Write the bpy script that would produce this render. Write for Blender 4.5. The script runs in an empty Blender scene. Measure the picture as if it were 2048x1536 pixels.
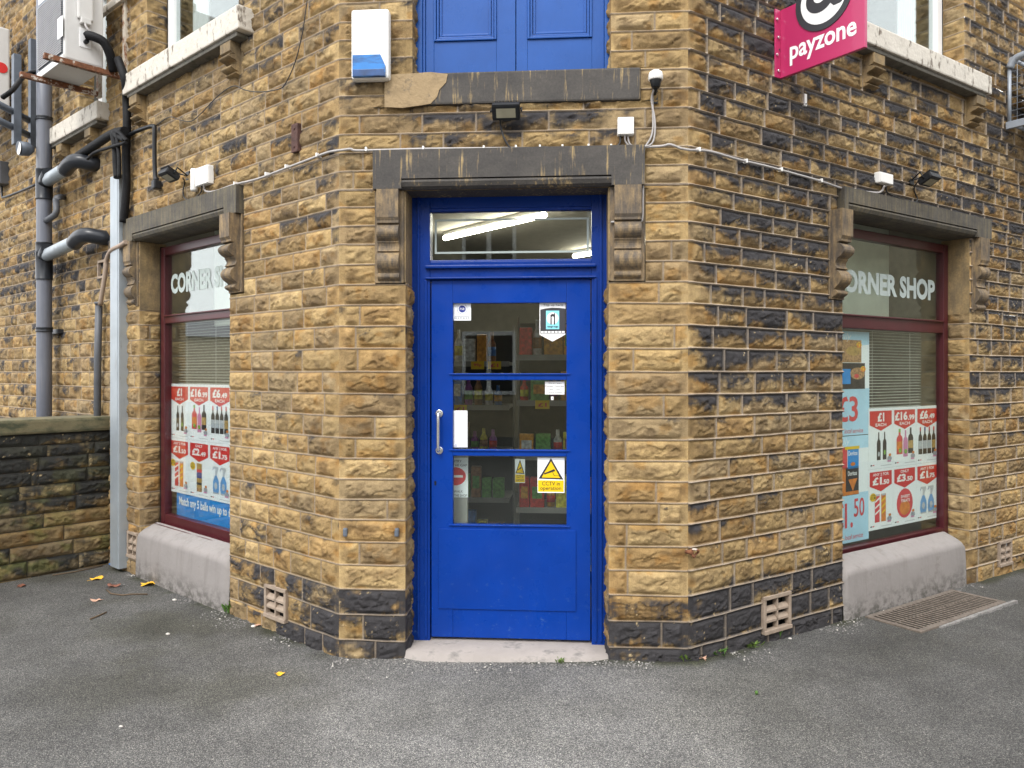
import bpy, bmesh, math, random
import numpy as np
from mathutils import Vector, Matrix
sc = bpy.context.scene
R = math.radians
# ------------------------------------------------------------------ camera, sky, sun, exposure
F_PX, CX, HY = 1538.0, 1024.0, 745.0          # focal length, centre and horizon of the photograph
cam = bpy.data.cameras.new('camera'); cam.sensor_width = 36; cam.lens = F_PX / 2048 * 36
cam.shift_y = -(768 - HY) / 2048; cam.clip_end = 500; cam.clip_start = .05
camo = bpy.data.objects.new('camera', cam); sc.collection.objects.link(camo)
camo.location = (0, 0, 0); camo.rotation_euler = (R(90), 0, 0); sc.camera = camo
SUN_EL, SUN_AZ = 48, 200                       # azimuth of the sun, degrees clockwise from +Y
w = bpy.data.worlds.new('World'); sc.world = w; w.use_nodes = True
nt = w.node_tree; nt.nodes.clear()
sky = nt.nodes.new('ShaderNodeTexSky'); sky.sky_type = 'NISHITA'; sky.sun_disc = False
sky.sun_elevation = R(SUN_EL); sky.sun_rotation = R(SUN_AZ); sky.dust_density = 4; sky.air_density = 1.0; sky.ozone_density = 1
hs = nt.nodes.new('ShaderNodeHueSaturation'); hs.inputs['Saturation'].default_value = .12
tn = nt.nodes.new('ShaderNodeMix'); tn.data_type = 'RGBA'; tn.blend_type = 'MIX'; tn.inputs[0].default_value = .6
tn.inputs[7].default_value = (15.0, 15.2, 15.6, 1)      # even white cloud cover
bg = nt.nodes.new('ShaderNodeBackground'); bg.inputs[1].default_value = .1
wo = nt.nodes.new('ShaderNodeOutputWorld')
nt.links.new(sky.outputs[0], hs.inputs['Color']); nt.links.new(hs.outputs[0], tn.inputs[6])
nt.links.new(tn.outputs[2], bg.inputs[0]); nt.links.new(bg.outputs[0], wo.inputs[0])
sl = bpy.data.lights.new('sun', 'SUN'); sl.energy = .8; sl.angle = R(14); sl.color = (1, .96, .9)
so = bpy.data.objects.new('sun', sl); sc.collection.objects.link(so)
_d = Vector((math.sin(R(SUN_AZ)) * math.cos(R(SUN_EL)), math.cos(R(SUN_AZ)) * math.cos(R(SUN_EL)), math.sin(R(SUN_EL))))
so.rotation_euler = (-_d).to_track_quat('-Z', 'Y').to_euler(); so.location = _d * 20
vs = sc.view_settings; vs.view_transform = 'Standard'; vs.look = 'None'; vs.gamma = 1; vs.exposure = 1.2
sc.cycles.max_bounces = 8; sc.cycles.transparent_max_bounces = 16

rnd = random.Random(7)
# ------------------------------------------------------------------ frames of the three walls
class Fr:
    def __init__(s, c, d, n): s.c, s.d, s.n = np.array(c, float), np.array(d, float), np.array(n, float)
    def P(s, u, v, z):
        p = s.c + u * s.d + v * s.n
        return (p[0], p[1], z)
    def A(s, px, py, off=0):                  # where the sight line through a pixel meets this wall's plane
        c = s.c + s.n * off; r = ((px - CX) / F_PX, 1.0)
        u, t = np.linalg.solve(np.array([[s.d[0], -r[0]], [s.d[1], -r[1]]]), -c)
        return float(u), float((HY - py) / F_PX * t)
def rot(a): return np.array([math.sin(R(a)), math.cos(R(a))])
dF = np.array([math.cos(R(4.2)), -math.sin(R(4.2))]); nF = np.array([dF[1], -dF[0]])
_f = Fr((0, 4.05), dF, nF)
CL = _f.c + _f.A(678, 0)[0] * dF; CR = _f.c + _f.A(1376, 0)[0] * dF
dL = rot(-48.4); nL = np.array([-dL[1], dL[0]]); dR = rot(56); nR = np.array([dR[1], -dR[0]])
FF, FL, FRr = Fr(CL, dF, nF), Fr(CL, dL, nL), Fr(CR, dR, nR)
FW = float(np.linalg.norm(CR - CL))
GZ = -1.525
# ------------------------------------------------------------------ noise
def _h(i, j, seed):
    n = (i.astype(np.int64) * 374761393 + j.astype(np.int64) * 668265263 + seed * 2147483647) & 0xffffffff
    n = ((n ^ (n >> 13)) * 1274126177) & 0xffffffff
    n = n ^ (n >> 16)
    return (n & 0xffff).astype(np.float32) / 65535.0
def vn(x, y, seed=0):
    xi = np.floor(x); yi = np.floor(y); fx = x - xi; fy = y - yi
    fx = fx * fx * (3 - 2 * fx); fy = fy * fy * (3 - 2 * fy); xi = xi.astype(np.int64); yi = yi.astype(np.int64)
    a = _h(xi, yi, seed); b = _h(xi + 1, yi, seed); c = _h(xi, yi + 1, seed); d = _h(xi + 1, yi + 1, seed)
    return a + (b - a) * fx + (c - a) * fy + (a - b - c + d) * fx * fy
def fbm(x, y, seed=0, o=4):
    t = 0; a = .5; s = 0
    for k in range(o):
        t = t + a * vn(x * 2 ** k + 17.3 * k, y * 2 ** k + 9.1 * k, seed + k); s += a; a *= .55
    return t / s
def sm(a, b, x):
    t = np.clip((x - a) / (b - a), 0, 1); return t * t * (3 - 2 * t)
# ------------------------------------------------------------------ objects
def tag(o, label=None, cat=None, group=None, kind=None):
    for k, v in (('label', label), ('category', cat), ('group', group), ('kind', kind)):
        if v: o[k] = v
    return o
def thing(name, loc, label, cat, group=None):
    o = bpy.data.objects.new(name, None); o.empty_display_size = .1; sc.collection.objects.link(o)
    o.location = loc; return tag(o, label, cat, group)
def wloc(o):
    p = Vector((0, 0, 0))
    while o: p = p + o.location; o = o.parent
    return p
def link(name, me, parent=None, loc=None):
    o = bpy.data.objects.new(name, me); sc.collection.objects.link(o)
    if parent is not None:
        o.parent = parent; off = wloc(parent)
    else:
        off = Vector(loc) if loc is not None else Vector((0, 0, 0)); o.location = off
    if off.length: me.transform(Matrix.Translation(-off))
    return o
# ------------------------------------------------------------------ materials
MATS = {}
def nodes(name):
    m = bpy.data.materials.new(name); m.use_nodes = True; MATS[name] = m
    return m, m.node_tree, m.node_tree.nodes['Principled BSDF']
def N(t, typ, **kw):
    n = t.nodes.new(typ)
    for k, v in kw.items():
        if k.startswith('i_'):
            k = k[2:]; n.inputs[int(k) if k.isdigit() else k].default_value = v
        else: setattr(n, k, v)
    return n
def coords(t, scale=(1, 1, 1)):
    tc = N(t, 'ShaderNodeTexCoord'); mp = N(t, 'ShaderNodeMapping'); mp.inputs['Scale'].default_value = scale
    t.links.new(tc.outputs['Object'], mp.inputs[0]); return mp.outputs[0]
def noise(t, co, scale, detail=4, rough=.55):
    n = N(t, 'ShaderNodeTexNoise'); n.inputs['Scale'].default_value = scale; n.inputs['Detail'].default_value = detail
    n.inputs['Roughness'].default_value = rough; t.links.new(co, n.inputs['Vector']); return n.outputs['Fac']
def ramp(t, fac, stops):
    r = N(t, 'ShaderNodeValToRGB'); e = r.color_ramp.elements
    while len(e) < len(stops): e.new(.5)
    for q, (p, c) in zip(e, stops):
        q.position = p; q.color = (*c, 1) if len(c) == 3 else c
    t.links.new(fac, r.inputs[0]); return r.outputs[0]
def mix(t, fac, a, b, blend='MIX'):
    m = N(t, 'ShaderNodeMix', data_type='RGBA', blend_type=blend)
    for k, v in ((0, fac), (6, a), (7, b)):
        if hasattr(v, 'node'): t.links.new(v, m.inputs[k])
        else: m.inputs[k].default_value = v if k == 0 else (*v, 1)
    return m.outputs[2]
def bump(t, p, h, strength=.3, dist=.01):
    b = N(t, 'ShaderNodeBump'); b.inputs['Strength'].default_value = strength; b.inputs['Distance'].default_value = dist
    t.links.new(h, b.inputs['Height']); t.links.new(b.outputs[0], p.inputs['Normal'])
def plain(name, col, rough=.5, metal=0, var=.12, scale=12, bmp=0, spec=.5, dirt=None, dscale=(8, 8, 3), dlo=.55, dhi=.75, coat=0):
    m, t, p = nodes(name); co = coords(t)
    n = noise(t, co, scale, 5)
    c = ramp(t, n, [(.25, tuple(x * (1 - var) for x in col)), (.75, tuple(min(1, x * (1 + var)) for x in col))])
    if dirt:
        c = mix(t, ramp(t, noise(t, coords(t, dscale), 1, 6, .65), [(dlo, (0, 0, 0)), (dhi, (1, 1, 1))]), c, dirt)
    t.links.new(c, p.inputs['Base Color']); p.inputs['Roughness'].default_value = rough; p.inputs['Metallic'].default_value = metal
    p.inputs['Specular IOR Level'].default_value = spec; p.inputs['Coat Weight'].default_value = coat
    if bmp: bump(t, p, noise(t, co, scale * 4, 4), bmp)
    return m
def splash(name):
    m = MATS[name]; t = m.node_tree; p = t.nodes['Principled BSDF']; old = p.inputs['Base Color'].links[0].from_socket; co = coords(t)
    sp = N(t, 'ShaderNodeSeparateXYZ'); t.links.new(co, sp.inputs[0]); mr = N(t, 'ShaderNodeMapRange'); mr.inputs[1].default_value = .16; mr.inputs[2].default_value = .0; t.links.new(sp.outputs[2], mr.inputs[0])
    f = mix(t, 1, ramp(t, noise(t, coords(t, (14, 14, 20)), 1, 6, .7), [(.42, (0, 0, 0)), (.6, (1, 1, 1))]), mr.outputs[0], 'MULTIPLY'); c = mix(t, f, old, (.075, .07, .06))
    st = ramp(t, noise(t, coords(t, (16, 16, 1.6)), 1, 5, .65), [(.5, (1, 1, 1)), (.75, (.8, .79, .78))]); t.links.new(mix(t, 1, c, st, 'MULTIPLY'), p.inputs['Base Color'])
def masonry_mat(name):
    m, t, p = nodes(name); co = coords(t)
    a = N(t, 'ShaderNodeVertexColor'); a.layer_name = 'Col'
    f = ramp(t, noise(t, co, 150, 5, .7), [(.25, (.70, .69, .68)), (.5, (1, 1, 1)), (.8, (1.18, 1.2, 1.22))])
    g = ramp(t, noise(t, co, 22, 4, .6), [(.25, (.84, .82, .8)), (.75, (1.1, 1.1, 1.08))])
    c = mix(t, 1, mix(t, 1, a.outputs[0], f, 'MULTIPLY'), g, 'MULTIPLY')
    t.links.new(c, p.inputs['Base Color']); p.inputs['Roughness'].default_value = .82; p.inputs['Specular IOR Level'].default_value = .3
    bump(t, p, noise(t, co, 110, 7, .75), .9, .008)
    return m
masonry_mat('stone')
def dressed(name, dark, tan, lo, hi, sx=55, sz=3.5):
    m, t, p = nodes(name); co = coords(t)
    big = noise(t, co, 5, 5, .6)
    st = noise(t, coords(t, (sx, sx, sz)), 1, 5, .65)
    f = ramp(t, mix(t, .35, st, big), [(lo, (0, 0, 0)), (hi, (1, 1, 1))])
    c = mix(t, f, dark, tan)
    c = mix(t, 1, c, ramp(t, noise(t, co, 90, 5, .7), [(.25, (.7, .7, .7)), (.75, (1.25, 1.25, 1.22))]), 'MULTIPLY')
    c = mix(t, 1, c, ramp(t, noise(t, coords(t, (5, 5, 8)), 1, 6, .7), [(.3, (.62, .62, .64)), (.7, (1.3, 1.27, 1.2))]), 'MULTIPLY')
    t.links.new(c, p.inputs['Base Color']); p.inputs['Roughness'].default_value = .75
    bump(t, p, noise(t, coords(t, (160, 160, 14)), 1, 4, .6), .5, .004)
    return m
dressed('lintel_dark', (.058, .053, .050), (.30, .22, .11), .545, .63)
dressed('lintel_green', (.066, .060, .052), (.15, .125, .075), .44, .68, 45, 3)
dressed('corbel_stone', (.10, .08, .062), (.27, .19, .10), .42, .62, 40, 8)
dressed('reveal_stone', (.16, .12, .07), (.30, .21, .10), .4, .6, 14, 4)
plain('render_pale', (.255, .235, .224), .85, var=.05, scale=7, bmp=.25, dirt=(.16, .14, .125), dscale=(5, 5, 9), dlo=.62, dhi=.8)
splash('render_pale')
plain('threshold', (.30, .27, .25), .85, var=.12, scale=9, bmp=.35, dirt=(.16, .15, .14), dscale=(9, 9, 12), dlo=.55, dhi=.72)
def paint(name, col, wear, bscale=220, bst=.25):
    m, t, p = nodes(name); co = coords(t)
    c = ramp(t, noise(t, co, 3, 5), [(.3, tuple(x * .9 for x in col)), (.7, tuple(x * 1.1 for x in col))])
    c = mix(t, ramp(t, noise(t, coords(t, (70, 70, 55)), 1, 5, .7), [(.70, (0, 0, 0)), (.74, (1, 1, 1))]), c, wear)
    sp = N(t, 'ShaderNodeSeparateXYZ'); t.links.new(co, sp.inputs[0]); lo_ = N(t, 'ShaderNodeMapRange'); lo_.inputs[1].default_value = .75; lo_.inputs[2].default_value = .05; t.links.new(sp.outputs[2], lo_.inputs[0])
    sc_ = mix(t, 1, ramp(t, noise(t, coords(t, (26, 26, 40)), 1, 7, .75), [(.6, (0, 0, 0)), (.68, (1, 1, 1))]), lo_.outputs[0], 'MULTIPLY')
    c = mix(t, mix(t, 1, sc_, (.55, .55, .55), 'MULTIPLY'), c, tuple(.5 * a + .5 * b for a, b in zip(wear, (.12, .16, .22))))
    c = mix(t, ramp(t, noise(t, coords(t, (2.2, 2.2, 1.1)), 1, 6, .7), [(.5, (0, 0, 0)), (.8, (.5, .5, .5))]), c, tuple(x * .62 + .006 for x in col))
    t.links.new(c, p.inputs['Base Color'])
    r = ramp(t, noise(t, co, 9, 5), [(.3, (.22, .22, .22)), (.7, (.45, .45, .45))]); t.links.new(r, p.inputs['Roughness'])
    p.inputs['Specular IOR Level'].default_value = .22
    bump(t, p, noise(t, coords(t, (bscale * .3, bscale * .3, bscale * .08)), 1, 5, .6), bst, .003)
    return m
paint('blue_paint', (.0015, .038, .275), (.03, .15, .45))
paint('blue_rail', (.0015, .031, .225), (.06, .2, .5), 400, .5)
paint('blue_faded_skylit', (.018, .082, .31), (.05, .16, .45))  # sun-faded paint, with some sky reflection put into the paler colour
plain('burgundy', (.065, .012, .016), .3, var=.2, scale=6, dirt=(.10, .05, .05), dlo=.66, dhi=.8)
plain('upvc', (.78, .78, .78), .35, var=.03)
plain('white_plastic', (.80, .79, .76), .4, var=.03, scale=5, dirt=(.55, .5, .42), dscale=(14, 14, 5), dlo=.68, dhi=.85)
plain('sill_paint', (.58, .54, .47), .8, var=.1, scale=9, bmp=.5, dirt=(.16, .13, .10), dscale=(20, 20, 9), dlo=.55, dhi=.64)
plain('sill_under_shaded', (.13, .12, .10), .9, var=.3, scale=20, bmp=.5, dirt=(.05, .06, .04), dscale=(14, 14, 20))  # dark colour carries the shade below a sill
plain('black_plastic', (.013, .014, .016), .4, var=.15, spec=.3)
plain('pipe_grey', (.125, .135, .165), .42, var=.12, scale=4, dirt=(.19, .19, .2), dscale=(30, 30, 1.2), dlo=.5, dhi=.8)
plain('pipe_dark', (.022, .025, .031), .28, var=.15, spec=.35)
plain('pipe_slate', (.075, .08, .09), .5, var=.2)
plain('hose_beige', (.33, .25, .19), .6, var=.2)
plain('galv', (.36, .40, .43), .42, metal=.35, var=.12, scale=6, dirt=(.24, .24, .24), dscale=(20, 20, 4), dlo=.6, dhi=.75)
plain('steel_grey', (.12, .14, .17), .5, metal=.2, var=.2)
plain('cage_grey', (.30, .33, .37), .5, metal=.2, var=.1)
plain('ac_white', (.60, .59, .57), .45, var=.04, dirt=(.22, .2, .18), dscale=(9, 9, 5), dlo=.66, dhi=.8)
plain('ac_grille', (.30, .30, .31), .5, var=.1)
plain('rust', (.17, .065, .028), .8, var=.5, scale=40, bmp=.5, dirt=(.55, .5, .44), dscale=(22, 22, 22), dlo=.54, dhi=.6)
plain('cream_rust', (.20, .08, .03), .8, var=.5, scale=40, bmp=.4, dirt=(.50, .45, .37), dscale=(12, 12, 8), dlo=.4, dhi=.5)
plain('rust_dark', (.075, .035, .028), .85, var=.5, scale=40, bmp=.5)
plain('grate_iron', (.17, .14, .115), .7, metal=.2, var=.4, scale=50, bmp=.3)
plain('void', (.004, .004, .004), .9)  # black colour stands in for the unlit depth of openings
plain('cable_grey', (.36, .34, .33), .45, var=.15, dirt=(.2, .18, .16), dscale=(30, 30, 30), dlo=.55, dhi=.75)
plain('cable_black', (.015, .015, .017), .45)
plain('clay', (.30, .235, .18), .85, var=.2, scale=20, bmp=.3)
plain('chrome', (.78, .79, .8), .22, metal=.9, var=.05)
plain('magenta', (.45, .026, .115), .35, var=.04, coat=.2)
plain('charcoal', (.035, .035, .042), .45)
plain('paper', (.84, .87, .90), .6, var=.02); plain('white_print', (.86, .86, .86), .5, var=.01)
plain('red_print', (.62, .02, .018), .5, var=.03); plain('ink', (.02, .02, .025), .5); plain('red_ink', (.66, .05, .06), .5)
plain('sky_print', (.45, .69, .86), .5, var=.12, scale=3); plain('blue_print', (.005, .25, .68), .45, var=.03)
plain('navy_print', (.01, .03, .25), .5); plain('yellow_print', (.80, .52, .0), .5, var=.03); plain('cyan_print', (.25, .68, .80), .5, var=.03)
plain('orange_print', (.66, .20, .02), .5, var=.3, scale=30); plain('pink_print', (.62, .22, .42), .5)
plain('wine_print', (.02, .012, .014), .5); plain('label_print', (.45, .48, .52), .5); plain('gold_print', (.45, .28, .08), .5, var=.4, scale=40)
plain('crumb_print', (.40, .22, .10), .6, var=.8, scale=60); plain('spray_print', (.10, .30, .62), .5, var=.2)
plain('lime_print', (.2, .42, .05), .5, var=.4, scale=50); plain('grey_print', (.32, .33, .38), .6, var=.4, scale=80)
plain('frost', (.40, .46, .44), .7, var=.06); plain('lens_dark', (.006, .05, .17), .3, var=.4, scale=20)
plain('blue_lens', (.008, .17, .50), .3, var=.1, dirt=(.006, .03, .11), dscale=(5, 5, 22), dlo=.45, dhi=.65)
plain('curtain', (.62, .64, .62), .8, var=.08); plain('cream_board', (.82, .86, .75), .7, var=.06); plain('blind', (.62, .62, .56), .5)
plain('interior', (.20, .19, .16), .8); plain('ceiling', (.45, .42, .36), .8); plain('shop_floor', (.10, .10, .10), .5)
plain('shelf_metal', (.30, .29, .27), .5); plain('shelf_back', (.045, .045, .045), .6)
plain('moss', (.09, .15, .02), .8, var=.4, scale=60); plain('leaf_green', (.085, .19, .03), .55, var=.3, scale=40)
plain('leaf_yellow', (.75, .42, .03), .6, var=.25, scale=60); plain('leaf_brown', (.16, .06, .035), .7, var=.4, scale=60)
plain('leaf_pink', (.50, .30, .21), .7, var=.2, scale=60); plain('twig', (.11, .075, .045), .8); plain('pebble', (.58, .55, .50), .7, var=.15)
plain('litter_blue', (.04, .2, .6), .5); plain('mortar_grit', (.22, .21, .20), .9, var=.5, scale=70)
plain('slate', (.10, .10, .11), .6, var=.3, scale=6); plain('house_stone', (.34, .29, .20), .9, var=.35, scale=9); plain('tree_green', (.05, .08, .02), .8, var=.5, scale=5); plain('bark', (.06, .045, .03), .9)
for nm, c in (('pk_red', (.75, .04, .03)), ('pk_orange', (.85, .3, .03)), ('pk_yellow', (.85, .6, .06)), ('pk_green', (.14, .36, .08)), ('pk_blue', (.06, .18, .5)), ('pk_white', (.75, .72, .64)), ('pk_purple', (.3, .08, .35)), ('pk_brown', (.32, .16, .07))):
    plain(nm, c, .4, var=.6, scale=45)
def glass_mat(name, ior, tint):
    m = bpy.data.materials.new(name); m.use_nodes = True; MATS[name] = m; t = m.node_tree; t.nodes.clear()
    fr = N(t, 'ShaderNodeFresnel'); fr.inputs[0].default_value = ior
    tr = N(t, 'ShaderNodeBsdfTransparent'); tr.inputs[0].default_value = (*tint, 1)
    gl = N(t, 'ShaderNodeBsdfGlossy'); gl.inputs['Roughness'].default_value = 0; gl.inputs[0].default_value = (.95, 1, .98, 1)
    mx = N(t, 'ShaderNodeMixShader'); o = N(t, 'ShaderNodeOutputMaterial')
    ge = N(t, 'ShaderNodeNewGeometry'); mf = N(t, 'ShaderNodeMix', data_type='FLOAT'); mf.inputs[2].default_value = ior; mf.inputs[3].default_value = 1 / ior
    t.links.new(ge.outputs['Backfacing'], mf.inputs[0]); t.links.new(mf.outputs[0], fr.inputs[0])
    t.links.new(fr.outputs[0], mx.inputs[0]); t.links.new(tr.outputs[0], mx.inputs[1]); t.links.new(gl.outputs[0], mx.inputs[2]); t.links.new(mx.outputs[0], o.inputs[0])
glass_mat('glass', 1.55, (.93, .96, .94))
glass_mat('glass_upper', 2.2, (.9, .93, .93))
glass_mat('glass_window', 2.2, (.95, .97, .96))
def emit_mat(name, col, st):
    m, t, p = nodes(name); p.inputs['Base Color'].default_value = (*col, 1); p.inputs['Emission Color'].default_value = (*col, 1); p.inputs['Emission Strength'].default_value = st
emit_mat('tube_light', (1, .93, .78), 17)
def asphalt():
    m, t, p = nodes('asphalt'); co = coords(t)
    a = N(t, 'ShaderNodeVertexColor'); a.layer_name = 'Col'
    v = N(t, 'ShaderNodeTexVoronoi'); v.inputs['Scale'].default_value = 250; t.links.new(co, v.inputs['Vector'])
    sp = N(t, 'ShaderNodeSeparateColor'); t.links.new(v.outputs['Color'], sp.inputs[0])
    ch = ramp(t, sp.outputs[0], [(0, (.35, .35, .36)), (.45, (.78, .78, .78)), (.75, (1.2, 1.2, 1.18)), (.93, (1.45, 1.43, 1.36)), (.985, (2.3, 2.25, 2.1))])
    ed = ramp(t, v.outputs['Distance'], [(.25, (1.1, 1.1, 1.1)), (.62, (.5, .5, .5))])
    c = mix(t, 1, mix(t, 1, a.outputs[0], ch, 'MULTIPLY'), ed, 'MULTIPLY')
    c = mix(t, 1, c, ramp(t, noise(t, co, 3.5, 6, .65), [(.3, (.78, .78, .78)), (.7, (1.2, 1.2, 1.2))]), 'MULTIPLY')
    t.links.new(c, p.inputs['Base Color']); p.inputs['Roughness'].default_value = .7; p.inputs['Specular IOR Level'].default_value = .3
    hh = mix(t, .5, ramp(t, v.outputs['Distance'], [(0, (1, 1, 1)), (.7, (0, 0, 0))]), sp.outputs[1])
    bump(t, p, hh, .8, .006)
asphalt()
# ------------------------------------------------------------------ mesh builder in the coordinates of a wall (u along, v outward, z up)
_txt = {}
def glyphs(s, bold=0.0, shear=0.0):
    k = (s, bold, shear)
    if k in _txt: return _txt[k]
    cu = bpy.data.curves.new('t', 'FONT'); cu.body = s; cu.size = 1; cu.offset = bold; cu.shear = shear; cu.resolution_u = 3; cu.fill_mode = 'FRONT'
    o = bpy.data.objects.new('t', cu); sc.collection.objects.link(o)
    dg = bpy.context.evaluated_depsgraph_get(); me = bpy.data.meshes.new_from_object(o.evaluated_get(dg))
    v = np.array([x.co[:2] for x in me.vertices]).reshape(-1, 2); f = [list(p.vertices) for p in me.polygons]
    bpy.data.objects.remove(o); bpy.data.curves.remove(cu); bpy.data.meshes.remove(me)
    v = (v - v.min(0)) / np.maximum(v.max(0) - v.min(0), 1e-6)
    _txt[k] = (v, f); return _txt[k]
class MB:
    def __init__(s, fr=None): s.v, s.f, s.m, s.sm, s.fr = [], [], [], [], fr
    def add(s, vs, fs, mi=0, smooth=False):
        b = len(s.v); s.v += [tuple(map(float, x)) for x in vs]
        for f in fs: s.f.append([b + i for i in f]); s.m.append(mi); s.sm.append(smooth)
        return s
    def box(s, u0, u1, v0, v1, z0, z1, mi=0, bev=0.0, M=None):
        bm = bmesh.new(); bmesh.ops.create_cube(bm, size=1)
        for q in bm.verts: q.co = ((u0 + u1) / 2 + q.co.x * (u1 - u0), (v0 + v1) / 2 + q.co.y * (v1 - v0), (z0 + z1) / 2 + q.co.z * (z1 - z0))
        if bev: bmesh.ops.bevel(bm, geom=list(bm.edges), offset=bev, segments=2, affect='EDGES', profile=.6)
        vs = [q.co.copy() for q in bm.verts]; bm.verts.index_update()
        if M is not None: vs = [M @ q for q in vs]
        s.add(vs, [[q.index for q in f.verts] for f in bm.faces], mi); bm.free(); return s
    def prism(s, poly, axis, a, b, mi=0, smooth=False):     # poly in the two other axes, extruded along axis from a to b
        def mk(p, t): return (t, p[0], p[1]) if axis == 0 else ((p[0], t, p[1]) if axis == 1 else (p[0], p[1], t))
        n = len(poly); s.add([mk(p, a) for p in poly] + [mk(p, b) for p in poly], [[i, (i + 1) % n, n + (i + 1) % n, n + i] for i in range(n)], mi, smooth)
        s.add([mk(p, a) for p in poly], [list(range(n))], mi); s.add([mk(p, b) for p in poly], [list(range(n))], mi); return s
    def flat(s, poly, v, mi=0):
        s.add([(p[0], v, p[1]) for p in poly], [list(range(len(poly)))], mi); return s
    def disc(s, cu, cz, r, v, mi=0, n=28, ru=None): return s.flat([(cu + (ru or r) * math.cos(k * 2 * math.pi / n), cz + r * math.sin(k * 2 * math.pi / n)) for k in range(n)], v, mi)
    def tube(s, pts, r, mi=0, seg=10, closed=False, cap=True):
        pts = [Vector(p) for p in pts]; n = len(pts); rs = r if hasattr(r, '__len__') else [r] * n
        base = len(s.v); up = None; rings = []
        for i in range(n):
            t = (pts[min(i + 1, n - 1)] - pts[max(i - 1, 0)]).normalized()
            if up is None: up = t.orthogonal().normalized()
            up = (up - t * up.dot(t)).normalized(); sd = t.cross(up)
            rings.append([pts[i] + (up * math.cos(k * 2 * math.pi / seg) + sd * math.sin(k * 2 * math.pi / seg)) * rs[i] for k in range(seg)])
        vs = [q for g in rings for q in g]
        fs = [[i * seg + k, i * seg + (k + 1) % seg, (i + 1) * seg + (k + 1) % seg, (i + 1) * seg + k] for i in range(n - 1) for k in range(seg)]
        s.add(vs, fs, mi, True)
        if cap: s.add(rings[0], [list(range(seg))], mi); s.add(rings[-1], [list(range(seg))], mi)
        return s
    def text(s, st, u0, u1, z0, z1, v, mi=0, bold=0.02, shear=0.0):
        q, f = glyphs(st, bold, shear); s.add([(u0 + a * (u1 - u0), v, z0 + b * (z1 - z0)) for a, b in q], f, mi); return s
    def build(s, name, mats, parent=None, loc=None, normals=True):
        fr = s.fr; vs = [fr.P(*q) for q in s.v] if fr else s.v
        me = bpy.data.meshes.new(name); me.from_pydata(vs, [], s.f)
        for m in (mats if isinstance(mats, (list, tuple)) else [mats]): me.materials.append(MATS[m])
        me.polygons.foreach_set('material_index', s.m); me.polygons.foreach_set('use_smooth', s.sm)
        if normals:
            bm = bmesh.new(); bm.from_mesh(me); bmesh.ops.remove_doubles(bm, verts=bm.verts, dist=1e-6); bmesh.ops.recalc_face_normals(bm, faces=bm.faces); bm.to_mesh(me); bm.free()
        me.update(); return link(name, me, parent, loc)
def curve(pts, k=6):                               # Catmull-Rom through points
    P = [np.array(p, float) for p in pts]; P = [2 * P[0] - P[1]] + P + [2 * P[-1] - P[-2]]; out = []
    for i in range(1, len(P) - 2):
        for j in range(k):
            t = j / k; a, b, c, d = P[i - 1:i + 3]
            out.append(.5 * (2 * b + (c - a) * t + (2 * a - 5 * b + 4 * c - d) * t * t + (3 * b - a - 3 * c + d) * t ** 3))
    out.append(P[-2]); return [tuple(q) for q in out]
def one(name, mb, mats, label, cat, group=None, loc=None):
    return tag(mb.build(name, mats, None, loc), label, cat, group)
# ------------------------------------------------------------------ stone walling
def grid_mesh(name, V, C, Q, mat, parent, smooth=True):
    me = bpy.data.meshes.new(name); me.vertices.add(len(V)); me.vertices.foreach_set('co', V.astype(np.float32).ravel())
    me.loops.add(Q.size); me.loops.foreach_set('vertex_index', Q.astype(np.int32).ravel())
    me.polygons.add(len(Q)); me.polygons.foreach_set('loop_start', np.arange(0, Q.size, 4, dtype=np.int32))
    me.polygons.foreach_set('use_smooth', np.full(len(Q), smooth)); me.update(calc_edges=True)
    a = me.color_attributes.new('Col', 'FLOAT_COLOR', 'POINT'); a.data.foreach_set('color', np.hstack([C, np.ones((len(C), 1))]).astype(np.float32).ravel())
    me.materials.append(MATS[mat]); return link(name, me, parent)
TANS = np.array([(.345, .236, .106), (.385, .27, .124), (.31, .212, .098), (.425, .305, .148), (.34, .25, .135), (.29, .205, .106), (.36, .235, .10)])
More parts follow.
